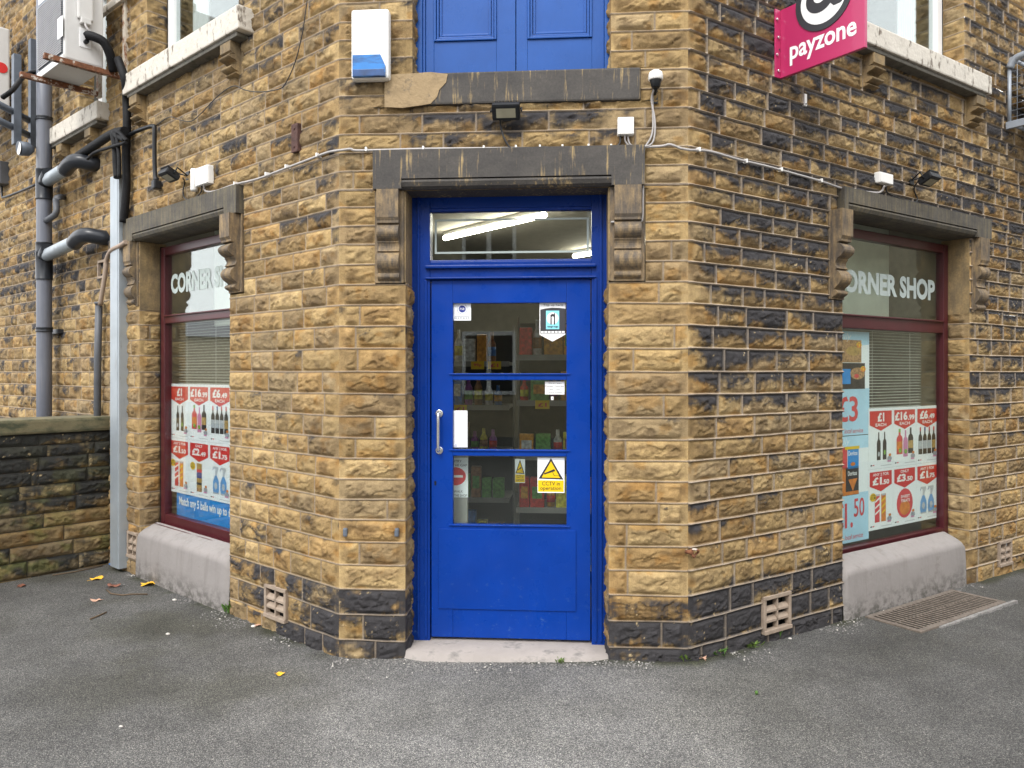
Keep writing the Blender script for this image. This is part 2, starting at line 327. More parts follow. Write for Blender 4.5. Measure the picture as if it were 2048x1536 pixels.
def masonry(name, fr, s0, s1, ZB, z0, z1, holes, parent, soot, seed=1, h=.0065, corners=(), ridge=.004, lo=.15, hi=.34, mw=.0078, bulge=(.004, .012), tans=TANS, mortar=(.33, .27, .21), sootc=(.040, .038, .041), moss=0, topsoot=.5, open_ends=True):
    Vs, Cs, Qs = [], [], []; nb = 0
    flip = (fr.d[1] * fr.n[0] - fr.d[0] * fr.n[1]) < 0
    for ci in range(len(ZB) - 1):
        za, zb = ZB[ci], ZB[ci + 1]
        if zb <= z0 or za >= z1: continue
        rg = np.random.RandomState(seed * 1000 + ci); js = []; x = s0 - rg.uniform(0, .3)
        while x < s1 + .5:
            x += rg.uniform(lo, hi) * (1.12 if rg.rand() < .3 else 1); js.append(x)
        cuts = sorted({max(za, z0), min(zb, z1), *[q for hh in holes for q in hh[2:] if max(za, z0) + .004 < q < min(zb, z1) - .004]})
        rows_all = np.unique(np.concatenate([[za, za + mw, za + mw + .0025], np.linspace(za + mw + .0025, zb - mw - .0025, max(3, int((zb - za - 2 * mw) / h) + 1)), [zb - mw, zb]]))
        for ka, kb in zip(cuts[:-1], cuts[1:]):
            zm = (ka + kb) / 2; iv = [(s0, s1)]
            for (a, b, c, d) in holes:
                if c < zm < d:
                    nv = []
                    for (p, q) in iv:
                        if b <= p or a >= q: nv.append((p, q)); continue
                        if a > p: nv.append((p, a))
                        if b < q: nv.append((b, q))
                    iv = nv
            rows = np.unique(np.concatenate([[ka], rows_all[(rows_all > ka + .0012) & (rows_all < kb - .0012)], [kb]]))
            for (p, q) in iv:
                if q - p < .012: continue
                jj = [x for x in js if p + .06 < x < q - .06]; ed = [p] + jj + [q]
                cs, cp, cq, cid, pe, qe = [], [], [], [], [], []
                for k in range(len(ed) - 1):
                    a, b = ed[k], ed[k + 1]; first, last = k == 0, k == len(ed) - 2
                    a2 = a if first else a + mw; b2 = b if last else b - mw
                    n = max(3, int((b2 - a2) / h) + 1)
                    xs = ([] if first else [a]) + [a2] + ([] if first else [a2 + .0025]) + list(np.linspace(a2, b2, n)[1:-1]) + ([] if last else [b2 - .0025]) + [b2]
                    xs = sorted(set(xs))
                    cs += xs; m = len(xs); cp += [a - (mw if first else 0)] * m; cq += [b + (mw if last else 0)] * m; cid += [k] * m
                cs.append(ed[-1] + 1e-7); cp.append(cp[-1]); cq.append(cq[-1]); cid.append(cid[-1])
                cs, cp, cq = np.array(cs), np.array(cp), np.array(cq); cid = np.array(cid) + int((p - s0) * 10) * 3
                S, Z = np.meshgrid(cs, rows); CP, _ = np.meshgrid(cp, rows); CQ, _ = np.meshgrid(cq, rows); ID, _ = np.meshgrid(cid, rows)
                sid = seed * 7919 + ci * 131
                dx = np.minimum(S - CP, CQ - S) - mw; dz = np.minimum(Z - za, zb - Z) - mw; e = np.minimum(dx, dz)
                mort = e < -1e-5; ee = np.maximum(e, 0)
                r1, r2, r3, r4 = [_h(ID, np.full_like(ID, sid), 11 + k) for k in range(4)]
                fl = [_h(ID, np.full_like(ID, sid), 31 + k) for k in range(12)]
                X = (S - (CP + CQ) / 2) / (zb - za); Y = (Z - (za + zb) / 2) / (zb - za); v = (Z - za) / (zb - za)
                ox, oy = S + r1 * 37, Z + r2 * 53
                fac = np.full(S.shape, 9.0)
                for k in range(4):
                    fac = np.minimum(fac, .75 + .5 * fl[3 * k] + (fl[3 * k + 1] - .5) * 1.5 * X + (fl[3 * k + 2] - .5) * 2.0 * Y)
                fac = np.clip(fac, 0, 1.3)
                wx = fbm(ox * 9, oy * 9, 5, 3) - .5
                nn = fbm(ox * 7 + wx * 1.5, oy * 19 + wx * 2, 77, 3) * 3.2; saw = nn - np.floor(nn)
                rough = fbm(ox * 34, oy * 50, 3, 5) - .5
                H = bulge[0] + (bulge[1] - bulge[0]) * r3
                pr = 1 - np.exp(-ee / .007)
                hs_ = .0005 + pr * (.003 + H * (.25 + .75 * fac) + .015 * rough + .0095 * (1 - saw) * sm(.004, .02, ee))
                for c_ in corners:
                    g = sm(.03, .05, np.abs(S - c_)); hs_ = hs_ * g + (.004 + .003 * rough) * (1 - g) * sm(0, .004, np.abs(S - c_))
                if open_ends:
                    for c_ in (p, q):
                        g = sm(.0, .03, np.abs(S - c_)); hs_ = hs_ * (.35 + .65 * g)
                dj = np.minimum(np.minimum(S - CP, CQ - S), np.minimum(Z - za, zb - Z))
                hm = .0025 + ridge * (1 - np.clip(np.maximum(dj, 0) / mw, 0, 1) ** 2) + .0016 * (vn(S * 40, Z * 40, 9) - .5)
                for c_ in corners: hm = hm * sm(0, .01, np.abs(S - c_) + .0025)
                Hh = np.where(mort, hm, hs_)
                w0 = .006 * (vn(S * 2.2, np.full_like(S, ci * 7.7 + .5), 4) - .5) + .003 * (vn(S * 8, np.full_like(S, ci * 7.7 + .5), 6) - .5)
                w1 = .006 * (vn(S * 2.2, np.full_like(S, (ci + 1) * 7.7 + .5), 4) - .5) + .003 * (vn(S * 8, np.full_like(S, (ci + 1) * 7.7 + .5), 6) - .5)
                Zw = Z + (w0 * (1 - v) + w1 * v)
                Zw = np.where((np.abs(Z - ka) < 1e-6) & (ka > za + 1e-6) | (np.abs(Z - kb) < 1e-6) & (kb < zb - 1e-6), Z, Zw)
                P_ = np.stack([fr.c[0] + S * fr.d[0] + Hh * fr.n[0], fr.c[1] + S * fr.d[1] + Hh * fr.n[1], Zw], -1).reshape(-1, 3)
                # colour of the stone, its soot and pale chips, the pointing
                ti = (r4 * len(tans)).astype(int) % len(tans); T = tans[ti]
                T = T * (.86 + .3 * fbm(ox * 26, oy * 30, 41, 4))[..., None] * (.78 + .42 * r2)[..., None]
                iron = sm(.58, .75, fbm(ox * 11, oy * 14, 88, 3)); T = T * (1 - iron[..., None] * np.array([.08, .2, .38]))
                dirt_ = sm(.42, .72, fbm(ox * 13, oy * 20, 47, 5) + .12 * (r2 - .5)) * (.35 + .65 * sm(.004, .022, ee)); T = T * (1 - dirt_[..., None] * np.array([.40, .42, .42]))
                T = T * (1 + .16 * sm(.014, .002, ee) * vn(ox * 20, oy * 20, 90))[..., None]
                drip = vn(S * 75, oy * 5, 15) * .6 + vn(S * 170, oy * 9, 16) * .4
                t = soot(S, Z) + 1.3 * (fbm(ox * 9, oy * 15, 61, 5) - .5) + .52 * (r1 - .5) + topsoot * (v - .55) + .3 * (drip - .5) * (1.4 - v) + .22 * (1 - saw - .5)
                T = T * (1 - .42 * sm(.15, .6, t))[..., None]
                sk = sm(.36, .74, t)[..., None]; T = T * (1 - sk) + np.array(sootc) * (.8 + .6 * fbm(ox * 30, oy * 30, 8, 3))[..., None] * sk
                ch = (sm(.75, .84, fbm(ox * 60, oy * 75, 19, 3)) * sm(.1, .4, t) * sm(.5, .6, fbm(ox * 8, oy * 8, 29, 2)))[..., None]; T = T * (1 - ch) + np.array((.50, .38, .21)) * ch
                if moss:
                    k_ = (moss * sm(.45, .62, fbm(S * 6, Z * 9, 71, 4)) * sm(.4, -.5, (Z - z0) / max(z1 - z0, .1) - .7))[..., None]; T = T * (1 - .6 * k_) + np.array((.075, .08, .02)) * k_
                M_ = np.array(mortar) * (.72 + .5 * fbm(S * 18, Z * 25, 23, 4))[..., None] * (1 - .3 * sm(.4, 1.2, soot(S, Z) + .5 * (fbm(S * 7, Z * 7, 2, 2) - .5)))[..., None]
                Cc = np.where(mort[..., None], M_, T).reshape(-1, 3)
                nr, nc = S.shape; i = np.arange(nr - 1)[:, None] * nc + np.arange(nc - 1)[None, :] + nb; i = i.ravel()
                qd = np.stack([i, i + 1, i + nc + 1, i + nc], -1)
                Vs.append(P_); Cs.append(Cc); Qs.append(qd[:, ::-1] if flip else qd); nb += len(P_)
    return grid_mesh(name, np.vstack(Vs), np.vstack(Cs), np.vstack(Qs), 'stone', parent)
ZB = [-1.72, -1.43, -1.292, -1.157, -1.029, -.905, -.787, -.676, -.568, -.46, -.35, -.234, -.116, .004, .126, .245, .36, .47, .578, .682, .782, .88, .976, 1.074, 1.172, 1.27, 1.372, 1.474, 1.575, 1.675, 1.775, 1.872]
while ZB[-1] < 4.4: ZB.append(ZB[-1] + .101)
def sootF(S, Z):
    left = 1 - sm(.3, 1.5, S)
    b = -.10 + .45 * sm(1.14, 1.2, Z) * sm(1.5, 1.4, Z) * sm(.2, .5, S) * sm(1.7, 1.4, S) + .12 * sm(.9, 1.1, Z) * left
    b = b + (.72 + .35 * (1 - left)) * sm(-1.10, -1.2, Z + .05 * (vn(S * 5, S * 0, 3) - .5)) - .12 * sm(1.5, 1.7, Z) * (1 - left) - .08 * (1 - left)
    return b
def sootL(S, Z):
    b = -.08 + .30 * sm(.35, .9, Z) + .3 * sm(-.75, -1.05, Z) * sm(1.25, .9, S) + .55 * sm(-1.12, -1.3, Z) * sm(.9, .25, S)
    b = b - .12 * sm(1.2, 1.6, Z) * sm(1.2, 2.0, S) + .2 * sm(2.9, 3.3, S) * sm(1.5, .5, Z) + .12 * sm(2.9, 3.3, S) + .1 * sm(2.0, 2.8, Z)
    return b
def sootR(S, Z):
    b = .08 + .50 * sm(-.50, .0, Z) * sm(.03, .16, S) - .16 * sm(2.6, 3.1, S) * sm(1.0, .6, Z) - .05 * sm(-.4, -.7, Z)
    b = b + .98 * sm(-1.06, -1.2, Z + .08 * (vn(S * 3, S * 0, 3) - .5)) * sm(2.2, 1.6, S) - .14 * sm(1.2, 1.6, Z) * sm(1.0, 1.6, S) + .1 * sm(1.05, 1.2, Z) * sm(1.4, 1.1, Z) * sm(1, 1.5, S)
    return b
# openings: (u0, u1, z0, z1)
LW = (1.157, 2.507, -1.8, .985); RW = (1.359, 2.937, -1.8, .985); DO = (.36, 1.435, -1.8, .965); UD = (.398, 1.447, 1.585, 3.4)
LU = (1.05, 2.376, 2.20, 3.6); RU = (1.6, 2.86, 2.15, 3.6); LU2 = (3.12, 3.72, 2.15, 3.6)
ABR = []
for fr, a, b in ((FL, (567, 1190), (532, 1222)), (FRr, (1533, 1205), (1578, 1245)), (FL, (272, 1075), (256, 1105)), (FRr, (2002, 1092), (2022, 1120))):
    p, q = fr.A(*a, .02), fr.A(*b, .02); ABR.append((fr, min(p[0], q[0]), max(p[0], q[0]), q[1] - .01, p[1] + .01))
def abh(fr): return [(a - .02, b + .02, c - .02, d + .02) for f, a, b, c, d in ABR if f is fr]
bld = thing('corner_shop', FF.P(FW / 2, 0, GZ), 'sooty yellow sandstone corner shop with blue door in its chamfered corner', 'shop')
wallF = masonry('wall', FF, 0, FW, ZB, -1.6, 2.9, [DO, UD, (.2, 1.612, .97, 1.17), (.2, .36, .47, .96), (1.435, 1.625, .47, .96), (.26, 1.6, 1.41, 1.586)], bld, sootF, 3, .0062, corners=(0, FW, .36, 1.435), lo=.2, hi=.46, ridge=.006)
masonry('wall', FL, 0, 2.86, ZB, -1.6, 3.4, [LW, LU, (.985, 2.69, .985, 1.165), (.98, 1.157, .49, .985)] + abh(FL), bld, sootL, 5, .0068, corners=(0, LW[1], LU[1]), lo=.15, hi=.33, ridge=.003)
masonry('wall', FL, 2.86, 6.6, ZB, -1.6, 4.4, [LU2], bld, sootL, 6, .0095, corners=(2.86, 3.72), lo=.14, hi=.3, ridge=.003, open_ends=False)
masonry('wall', FRr, 0, 4.6, ZB, -1.65, 3.4, [(1.359, 2.937, -1.25, .985), (1.359, 2.85, -1.8, -1.25), RU, (1.3, 3.17, .985, 1.135), (1.21, 1.359, .44, .985), (2.96, 3.13, .44, .985)] + abh(FRr), bld, sootR, 8, .0068, corners=(0, RW[1], RU[1]), lo=.17, hi=.36, ridge=.012, mw=.009, mortar=(.40, .335, .275), topsoot=.8)
masonry('wall', FRr, 4.6, 8.5, ZB, -1.65, 4.4, [], bld, sootR, 9, .014, lo=.17, hi=.36, ridge=.008, open_ends=False)
masonry('wall', FRr, 0, 4.6, ZB, 3.4, 4.4, [RU], bld, sootR, 10, .014, lo=.17, hi=.36, ridge=.008, open_ends=False)
masonry('wall', FL, 0, 2.86, ZB, 3.4, 4.4, [LU], bld, sootL, 12, .014, open_ends=False)
# jambs: the cut sides of the openings
def jamb(fr, u, side, z0, z1, depth, soot, seed, mat=None, parent=None):
    c = fr.c + fr.d * u; f2 = Fr(c, -fr.n, fr.d * side)
    return masonry('jamb', f2, 0, depth, ZB, z0, z1, [], parent or bld, soot, seed, .0065, corners=(0,), lo=.3, hi=.5, bulge=(.004, .012), ridge=.003)
nosoot = lambda S, Z: -.08 + 0 * S
jamb(FF, DO[0], 1, -1.5, .48, .2, lambda S, Z: -.1 + .9 * sm(-1.1, -1.25, Z), 21); jamb(FF, DO[1], -1, -1.5, .48, .2, lambda S, Z: -.1 + .9 * sm(-1.1, -1.25, Z), 22)
jamb(FL, LW[1], -1, -1.25, .47, .16, nosoot, 23); jamb(FL, LW[0], 1, -1.25, .6, .16, nosoot, 24)
jamb(FRr, RW[1], -1, -1.3, .43, .16, nosoot, 25); jamb(FRr, RW[0], 1, -1.3, .5, .16, nosoot, 26)
jamb(FF, UD[0], 1, 1.585, 2.9, .12, nosoot, 27); jamb(FF, UD[1], -1, 1.585, 2.9, .12, nosoot, 28)
jamb(FL, LU[1], -1, 2.18, 3.4, .15, lambda S, Z: .1 + 0 * S, 29); jamb(FRr, RU[1], -1, 2.12, 3.4, .15, nosoot, 30); jamb(FL, LU2[0], 1, 2.1, 3.4, .12, nosoot, 31); jamb(FL, LU2[1], -1, 2.1, 3.4, .12, nosoot, 32)
# dressed stone over and beside the openings
def lintel(fr, u0, u1, o0, o1, zb, zt, proud, mat, soff, depth):
    m = MB(fr); a_, b_ = o0 - .012, o1 + .012
    m.prism([(u0, zb), (u0, zt), (u1, zt), (u1, zb), (b_, zb), (b_, zb + .052), (a_, zb + .052), (a_, zb)], 1, -.02, proud, 0)
    pr = [(proud - .028, zb + .052), (proud - .006, zb + .046), (proud - .002, zb + .034), (proud - .012, zb + .012), (proud - .03, zb), (-depth, zb - .004), (-depth, zb + .052)]
    m.prism(pr, 0, o0 - .012, o1 + .012, 0)
    return m.build('lintel', mat, bld)
def corbel(fr, u0, u1, zt, zb, proud, mat='corbel_stone', face=None):
    h = zt - zb; k = proud
    pts = [(0, zt), (k, zt), (k, zt - .30 * h), (k * .86, zt - .335 * h), (k * .86, zt - .36 * h)]
    def scroll(za, zc, r0, r1, n=8):
        return [(r0 + (r1 - r0) * math.sin(math.pi * i / n) ** .8 * (1 if i <= n else 1), za + (zc - za) * i / n) for i in range(n + 1)]
    pts += scroll(zt - .37 * h, zt - .55 * h, k * .55, k * 1.12) + scroll(zt - .56 * h, zt - .66 * h, k * .60, k * .42, 5) + scroll(zt - .67 * h, zt - .87 * h, k * .42, k * .92) + scroll(zt - .89 * h, zt - .97 * h, k * .30, k * .6, 5) + [(0, zb)]
    m = MB(fr); m.box(u0 - .008, u1 + .008, -.02, .012, zb, zt, 0, .003)
    m.prism([(p, z) for p, z in pts], 0, u0 + .012, u1 - .012, 0); m.build('corbel', mat, bld)
lintel(FF, .196, 1.617, DO[0], DO[1], .968, 1.172, .05, 'lintel_dark', 0, .2)
corbel(FF, .205, .345, .966, .475, .055); corbel(FF, 1.45, 1.612, .966, .475, .055)
lintel(FL, .992, 2.685, LW[0], LW[1], .988, 1.163, .05, 'lintel_green', 0, .16)
corbel(FL, 1.0, 1.145, .986, .50, .085); corbel(FL, 2.52, 2.67, .986, .50, .06)
lintel(FRr, 1.305, 3.165, RW[0], RW[1], .988, 1.133, .05, 'lintel_green', 0, .16)
corbel(FRr, 1.215, 1.35, .986, .445, .085); corbel(FRr, 2.965, 3.125, .986, .44, .06)
for fr, u, sgn, zb in ((FL, LW[1], -1, .47), (FRr, RW[1], -1, .43), (FL, LW[0], 1, .6), (FRr, RW[0], 1, .5), (FF, DO[0], 1, .48), (FF, DO[1], -1, .48)):
    m = MB(fr); m.box(min(u - sgn * .02, u + sgn * .003), max(u - sgn * .02, u + sgn * .003), -.2, -.001, zb, .985, 0, .002); m.build('jamb_stone', 'reveal_stone', bld)
plain('patch_mortar', (.31, .225, .125), .9, var=.2, scale=14, bmp=.5, dirt=(.10, .085, .07), dscale=(12, 12, 12), dlo=.58, dhi=.7)
# sill of the loading door
m = MB(FF); m.box(.262, 1.598, -.12, .028, 1.412, 1.58, 0, .01); m.build('door_sill', 'lintel_dark', bld)
m = MB(FF)                                                   # mortar patch on its broken end
pat = [(.255, 1.405), (.35, 1.398), (.45, 1.409), (.50, 1.416), (.535, 1.45), (.548, 1.49), (.583, 1.525), (.592, 1.57), (.5, 1.583), (.42, 1.579), (.255, 1.575)]
m.prism(pat, 1, .02, .0315, 0); m.build('mortar_patch', 'patch_mortar', bld)
# upper window sills on small brackets
def upper_sill(fr, u0, u1, z0, z1, br):
    m = MB(fr); m.box(u0, u1, -.16, .105, z0, z1, 0, .01); o = m.build('window_sill', 'sill_paint', bld)
    m = MB(fr); m.box(u0 + .05, u1 - .05, -.001, .088, z0 - .028, z0 - .001, 0, .006); m.build('sill_underside', 'sill_under_shaded', bld)  # dark strip: shade under the sill put into its colour
    for b in br:
        corbel(fr, b - .075, b + .075, z0 - .03, z0 - .23, .085, 'reveal_stone')
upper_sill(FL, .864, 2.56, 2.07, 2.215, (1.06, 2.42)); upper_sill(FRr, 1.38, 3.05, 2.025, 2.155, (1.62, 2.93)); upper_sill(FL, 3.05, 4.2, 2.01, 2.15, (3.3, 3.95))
# rendered risers under the shop windows
def riser(fr, u0, u1, zt, zb, bul):
    m = MB(fr); nu, nz = 60, 26; vs = []
    for i in range(nu + 1):
        for j in range(nz + 1):
            u = u0 + (u1 - u0) * i / nu; t = j / nz; e = min(u - u0, u1 - u)
            z = zt - (zt - zb) * t - (.06 * (1 - min(1, e / .07)) ** 2 * (1 - t))
            v = .012 + bul * (1 - (1 - t) ** 3) - .125 * max(0, 1 - t / .15) ** 1.6 + .006 * (float(vn(np.array(u * 6), np.array(z * 6), 5)) - .5) - .02 * (1 - min(1, e / .04)) ** 2
            vs.append((u, v, z))
    fs = [[i * (nz + 1) + j, (i + 1) * (nz + 1) + j, (i + 1) * (nz + 1) + j + 1, i * (nz + 1) + j + 1] for i in range(nu) for j in range(nz)]
    m.add(vs, fs, 0, True); m.build('window_riser', 'render_pale', bld)
riser(FL, 1.152, 2.53, -1.135, -1.62, .018); riser(FRr, 1.354, 2.86, -1.165, -1.66, .018)
# air bricks
def air_brick(fr, u0, u1, z0, z1):
    m = MB(fr); m.box(u0 - .02, u1 + .02, -.01, .024, z1, z1 + .022, 0, .003); m.box(u0 - .02, u1 + .02, -.01, .03, z0 - .022, z0, 0, .003)
    m.box(u0 - .022, u0, -.01, .022, z0, z1, 0, .003); m.box(u1, u1 + .022, -.01, .022, z0, z1, 0, .003); m.box((u0 + u1) / 2 - .006, (u0 + u1) / 2 + .006, -.01, .018, z0, z1, 0)
    for k in range(1, 3):
        z = z0 + (z1 - z0) * k / 3; m.prism([(-.004, z + .004), (.018, z - .016), (.018, z - .004), (-.004, z + .016)], 0, u0, u1, 0)
    m.box(u0 - .02, u1 + .02, -.05, -.04, z0 - .02, z1 + .02, 1)
    m.build('air_brick', ['clay', 'void'], bld)
for r_ in ABR: air_brick(*r_)
# ------------------------------------------------------------------ shop door, frame and fanlight
dv = -.16
def q(px, py, off=dv): return FF.A(px, py, off)
fx0, fz1 = q(820, 393); fx1, _ = q(1214, 393); lx0, lz1 = q(862, 560); lx1, lz0 = q(1181, 1283)
m = MB(FF); z_t = .585
for a, b in ((fx0 - .03, lx0 - .006), (lx1 + .006, fx1 + .03)):
    m.box(a, b, dv - .09, dv, lz0 - .02, fz1 + .03, 0, .004)
m.box(lx0 - .0065, lx1 + .0065, dv - .09, dv - .003, .905, fz1 + .03, 0, .004)
m.box(lx0 - .0065, lx1 + .0065, dv - .09, dv - .002, .512, .612, 0, .004)
m.box(lx0 - .03, lx1 + .03, dv - .03, dv + .022, .572, .590, 0, .006); m.box(lx0 - .03, lx1 + .03, dv - .03, dv + .016, .514, .524, 0, .004)
m.box(lx0 - .035, lx0 - .02, dv - .01, dv + .008, lz0, .51, 0, .003); m.box(lx1 + .02, lx1 + .035, dv - .01, dv + .008, lz0, .51, 0, .003)
m.box(lx0 - .075, lx0 - .062, dv - .01, dv + .01, lz0, fz1, 0, .003); m.box(lx1 + .05, lx1 + .063, dv - .01, dv + .01, lz0, fz1, 0, .003)
m.build('door_frame', 'blue_rail', bld)
gx0, gz1 = q(853, 423); gx1, gz0 = q(1191, 516)
m = MB(FF)
for (a, b, c, d) in ((lx0 - .02, gx0, gz0 - .04, .93), (gx1, lx1 + .02, gz0 - .04, .93), (gx0, gx1, gz1, .93), (gx0, gx1, gz0 - .04, gz0)):
    m.box(a, b, dv - .06, dv - .012, c, d, 0, .006)
fan = m.build('fanlight', 'blue_rail', bld)
m = MB(FF); m.box(gx0 - .005, gx1 + .005, dv - .05, dv - .045, gz0 - .005, gz1 + .005); m.build('pane', 'glass', fan)
a0, b1 = q(867, 436); a1, b0 = q(1178, 502); m = MB(FF); t_ = .011
for (a, b, c, d) in ((a0, a1, b1 - t_, b1), (a0, a1, b0, b0 + t_), (a0, a0 + t_, b0 + t_, b1 - t_), (a1 - t_, a1, b0 + t_, b1 - t_)): m.box(a, b, dv - .0425, dv - .0420, c, d)
m.build('border_line', 'frost', fan)
# leaf
panes = [(905, 606, 1133, 747), (905, 760, 1133, 901), (905, 912, 1133, 1053)]
pq = []
for a, b, c, d in panes:
    u0, z1 = q(a, b); u1, z0 = q(c, d); pq.append((u0, u1, z0, z1))
pu0, pu1 = pq[0][0], pq[0][1]
m = MB(FF); lv = dv - .012
m.box(lx0, pu0, lv - .045, lv, lz0, lz1, 0, .003); m.box(pu1, lx1, lv - .045, lv, lz0, lz1, 0, .003)
for z0, z1 in ((pq[0][3], lz1), (pq[1][3], pq[0][2]), (pq[2][3], pq[1][2]), (lz0, pq[2][2])): m.box(pu0, pu1, lv - .045, lv - .0015, z0, z1, 0, .003)
for k in range(3): m.box(pu0 - .02, pu1 + .02, lv - .01, lv + .007, pq[k][2] - .007, pq[k][2] + .001, 0, .002)
door = m.build('door', 'blue_paint', bld)
k0, kz1 = q(877, 1058); k1, kz0 = q(1152, 1224); m = MB(FF); m.box(k0, k1, lv - .002, lv + .006, kz0, kz1, 0, .002); m.build('kick_panel', 'blue_paint', door)
for (u0, u1, z0, z1) in pq:
    m = MB(FF); m.box(u0 - .004, u1 + .004, lv - .028, lv - .024, z0 - .004, z1 + .004); m.build('pane', 'glass', door)
hu, hz1 = q(878, 827); _, hz0 = q(878, 901); m = MB(FF)
m.tube(curve([(hu, lv, hz1), (hu, lv + .03, hz1 - .002), (hu, lv + .042, hz1 - .012), (hu, lv + .043, (hz0 + hz1) / 2), (hu, lv + .042, hz0 + .012), (hu, lv + .03, hz0 + .002), (hu, lv, hz0)], 4), .0085, 0, 12)
for z in (hz0, hz1): m.tube([(hu, lv, z), (hu, lv + .006, z), (hu, lv + .007, z)], [.021, .021, .018], 0, 20)
m.build('handle', 'chrome', door)
ku, kz = q(870, 967); m = MB(FF); m.box(ku - .005, ku + .005, lv - .004, lv + .0006, kz - .012, kz + .012, 0); m.disc(ku, kz + .004, .007, lv + .001, 0, 14); m.build('keyhole', 'void', door)
# threshold
m = MB(FF); nb_ = 40; top = [(.34 + (1.45 - .34) * i / nb_) for i in range(nb_ + 1)]
fr_ = [.052 - .05 * (max(0, (.46 - u) / .12) + max(0, (u - 1.34) / .1)) + .012 * float(vn(np.array(u * 9), np.array(.5), 3)) for u in top]
vs = [(u, -.24, -1.478) for u in top] + [(u, max(.0, f) - .02, -1.481) for u, f in zip(top, fr_)] + [(u, max(.004, f), -1.56) for u, f in zip(top, fr_)]
n_ = nb_ + 1; m.add(vs, [[r * n_ + i, r * n_ + i + 1, (r + 1) * n_ + i + 1, (r + 1) * n_ + i] for r in range(2) for i in range(nb_)], 0, True); m.build('threshold', 'threshold', bld)
# loading door above
um = (UD[0] + UD[1]) / 2 - .0
m = MB(FF); m.box(UD[0] - .01, UD[0] + .038, -.12, -.075, 1.585, 2.9, 0, .004)
m.box(UD[0] + .038, UD[0] + .052, -.12, -.09, 1.585, 2.9, 0, .003); m.build('door_post', 'blue_faded_skylit', bld)
m = MB(FF); m.box(UD[1] - .03, UD[1] + .01, -.12, -.075, 1.585, 2.9, 0, .004); m.build('door_post', 'blue_faded_skylit', bld)
for a, b, pa, pb in ((UD[0] + .053, um + .018, (868, 84), (993, 0)), (um + .022, UD[1] - .031, (1055, 79), (1184, 0))):
    c0, cz = q(*pa, -.1); c1, _ = q(*pb, -.1); m = MB(FF); m.box(a, c0, -.14, -.1, 1.585, 2.9, 0, .003); m.box(c1, b, -.14, -.1, 1.585, 2.9, 0, .003); m.box(c0, c1, -.14, -.101, 1.585, cz, 0, .003)
    m.box(c0, c1, -.14, -.118, cz, 2.9, 0)
    for k, (w_, d_) in enumerate(((0, .102 - .1 + .008), (.014, 0), (.03, -.008))):
        a_, b_ = c0 + w_, c1 - w_; t_ = .012; vv = -.1 + d_
        m.box(a_, a_ + t_, -.13, vv, cz + w_, 2.9, 0, .003); m.box(b_ - t_, b_, -.13, vv, cz + w_, 2.9, 0, .003); m.box(a_ + t_ + .0002, b_ - t_ - .0002, -.13, vv, cz + w_, cz + w_ + t_, 0, .003)
    m.build('loading_door', 'blue_faded_skylit', bld)
# ------------------------------------------------------------------ windows
wv = -.145
def window(fr, u0, u1, z0, z1, tr0, tr1, name='window', mat='burgundy', fwid=.062, gl='glass', bars=True):
    m = MB(fr); v0, v1 = wv - .06, wv
    m.box(u0, u0 + fwid, v0, v1, z0, z1, 0, .006); m.box(u1 - fwid, u1, v0, v1, z0, z1, 0, .006)
    m.box(u0 + fwid, u1 - fwid, v0, v1 - .002, z1 - fwid, z1, 0, .006); m.box(u0 + fwid, u1 - fwid, v0, v1 - .002, z0, z0 + fwid + .01, 0, .006)
    if bars:
        m.box(u0 + fwid, u1 - fwid, v0, v1 - .003, tr0, tr1, 0, .006); m.box(u0 + .005, u1 - .005, v1 - .02, v1 + .055, z0 - .026, z0 + .004, 0, .007); m.box(u0 + fwid, u1 - fwid, v1 - .02, v1 + .012, tr1 - .014, tr1 - .004, 0, .003)
    win = m.build(name, mat, bld)
    for a, b in (((z0 + fwid, tr0), (tr1, z1 - fwid)) if bars else ((z0 + fwid, z1 - fwid),)):
        m = MB(fr); m.box(u0 + fwid - .005, u1 - fwid + .005, wv - .034, wv - .030, a - .005, b + .005); m.build('pane', gl, win)
    return win
window(FL, LW[0] + .004, LW[1] - .03, -1.145, .95, .37, .435, gl='glass_window'); window(FRr, RW[0] + .004, RW[1] - .012, -1.222, .95, .29, .385, gl='glass')
m = MB(FL); m.box(LW[1] - .028, LW[1] + .0, wv - .05, wv - .006, -1.14, .96); m.build('window_joint', 'black_plastic', bld)
GV = wv - .055
for fr, U, z0 in ((FL, LU, 2.215), (FRr, RU, 2.155), (FL, LU2, 2.15)):
    a, b = U[0], U[1]; window(fr, a + .01, b - .02, z0, 3.3, 0, 0, 'window', 'upvc', .075, 'glass_upper', False)
    m = MB(fr); nn_ = 60
    c0, c1 = b - .34, b - .12
    m.add([(c0 + (c1 - c0) * i / nn_, wv - .16 + .02 * math.sin(i * .9), z) for z in (2.1, 3.3) for i in range(nn_ + 1)], [[i, i + 1, nn_ + 2 + i, nn_ + 1 + i] for i in range(nn_)], 0, True)
    o = m.build('curtain', 'curtain')
    tag(o, {0: 'pale curtain hanging behind the upper window beside the air conditioner', 1: 'pale curtain hanging behind the upper window beyond the pink sign', 2: 'pale curtain in the upper window behind the drainpipe'}[[FL, FRr].index(fr) if U is not LU2 else 2], 'curtain', 'curtains in the upstairs windows')
# lettering on the upper panes
for fr, s0_, s1_, z0, z1, lab in ((FL, 2.365, 1.30, .592, .742, 'frosted corner shop lettering half lost in the bright sky reflection'), (FRr, 1.52, 2.79, .528, .682, 'frosted corner shop lettering on the window by the floor grate')):
    m = MB(fr); m.text('CORNER SHOP', s0_, s1_, z0, z1, wv - .0285, 0, .045); one('window_lettering', m, 'frost', lab, 'lettering', 'lettering on the shop windows')
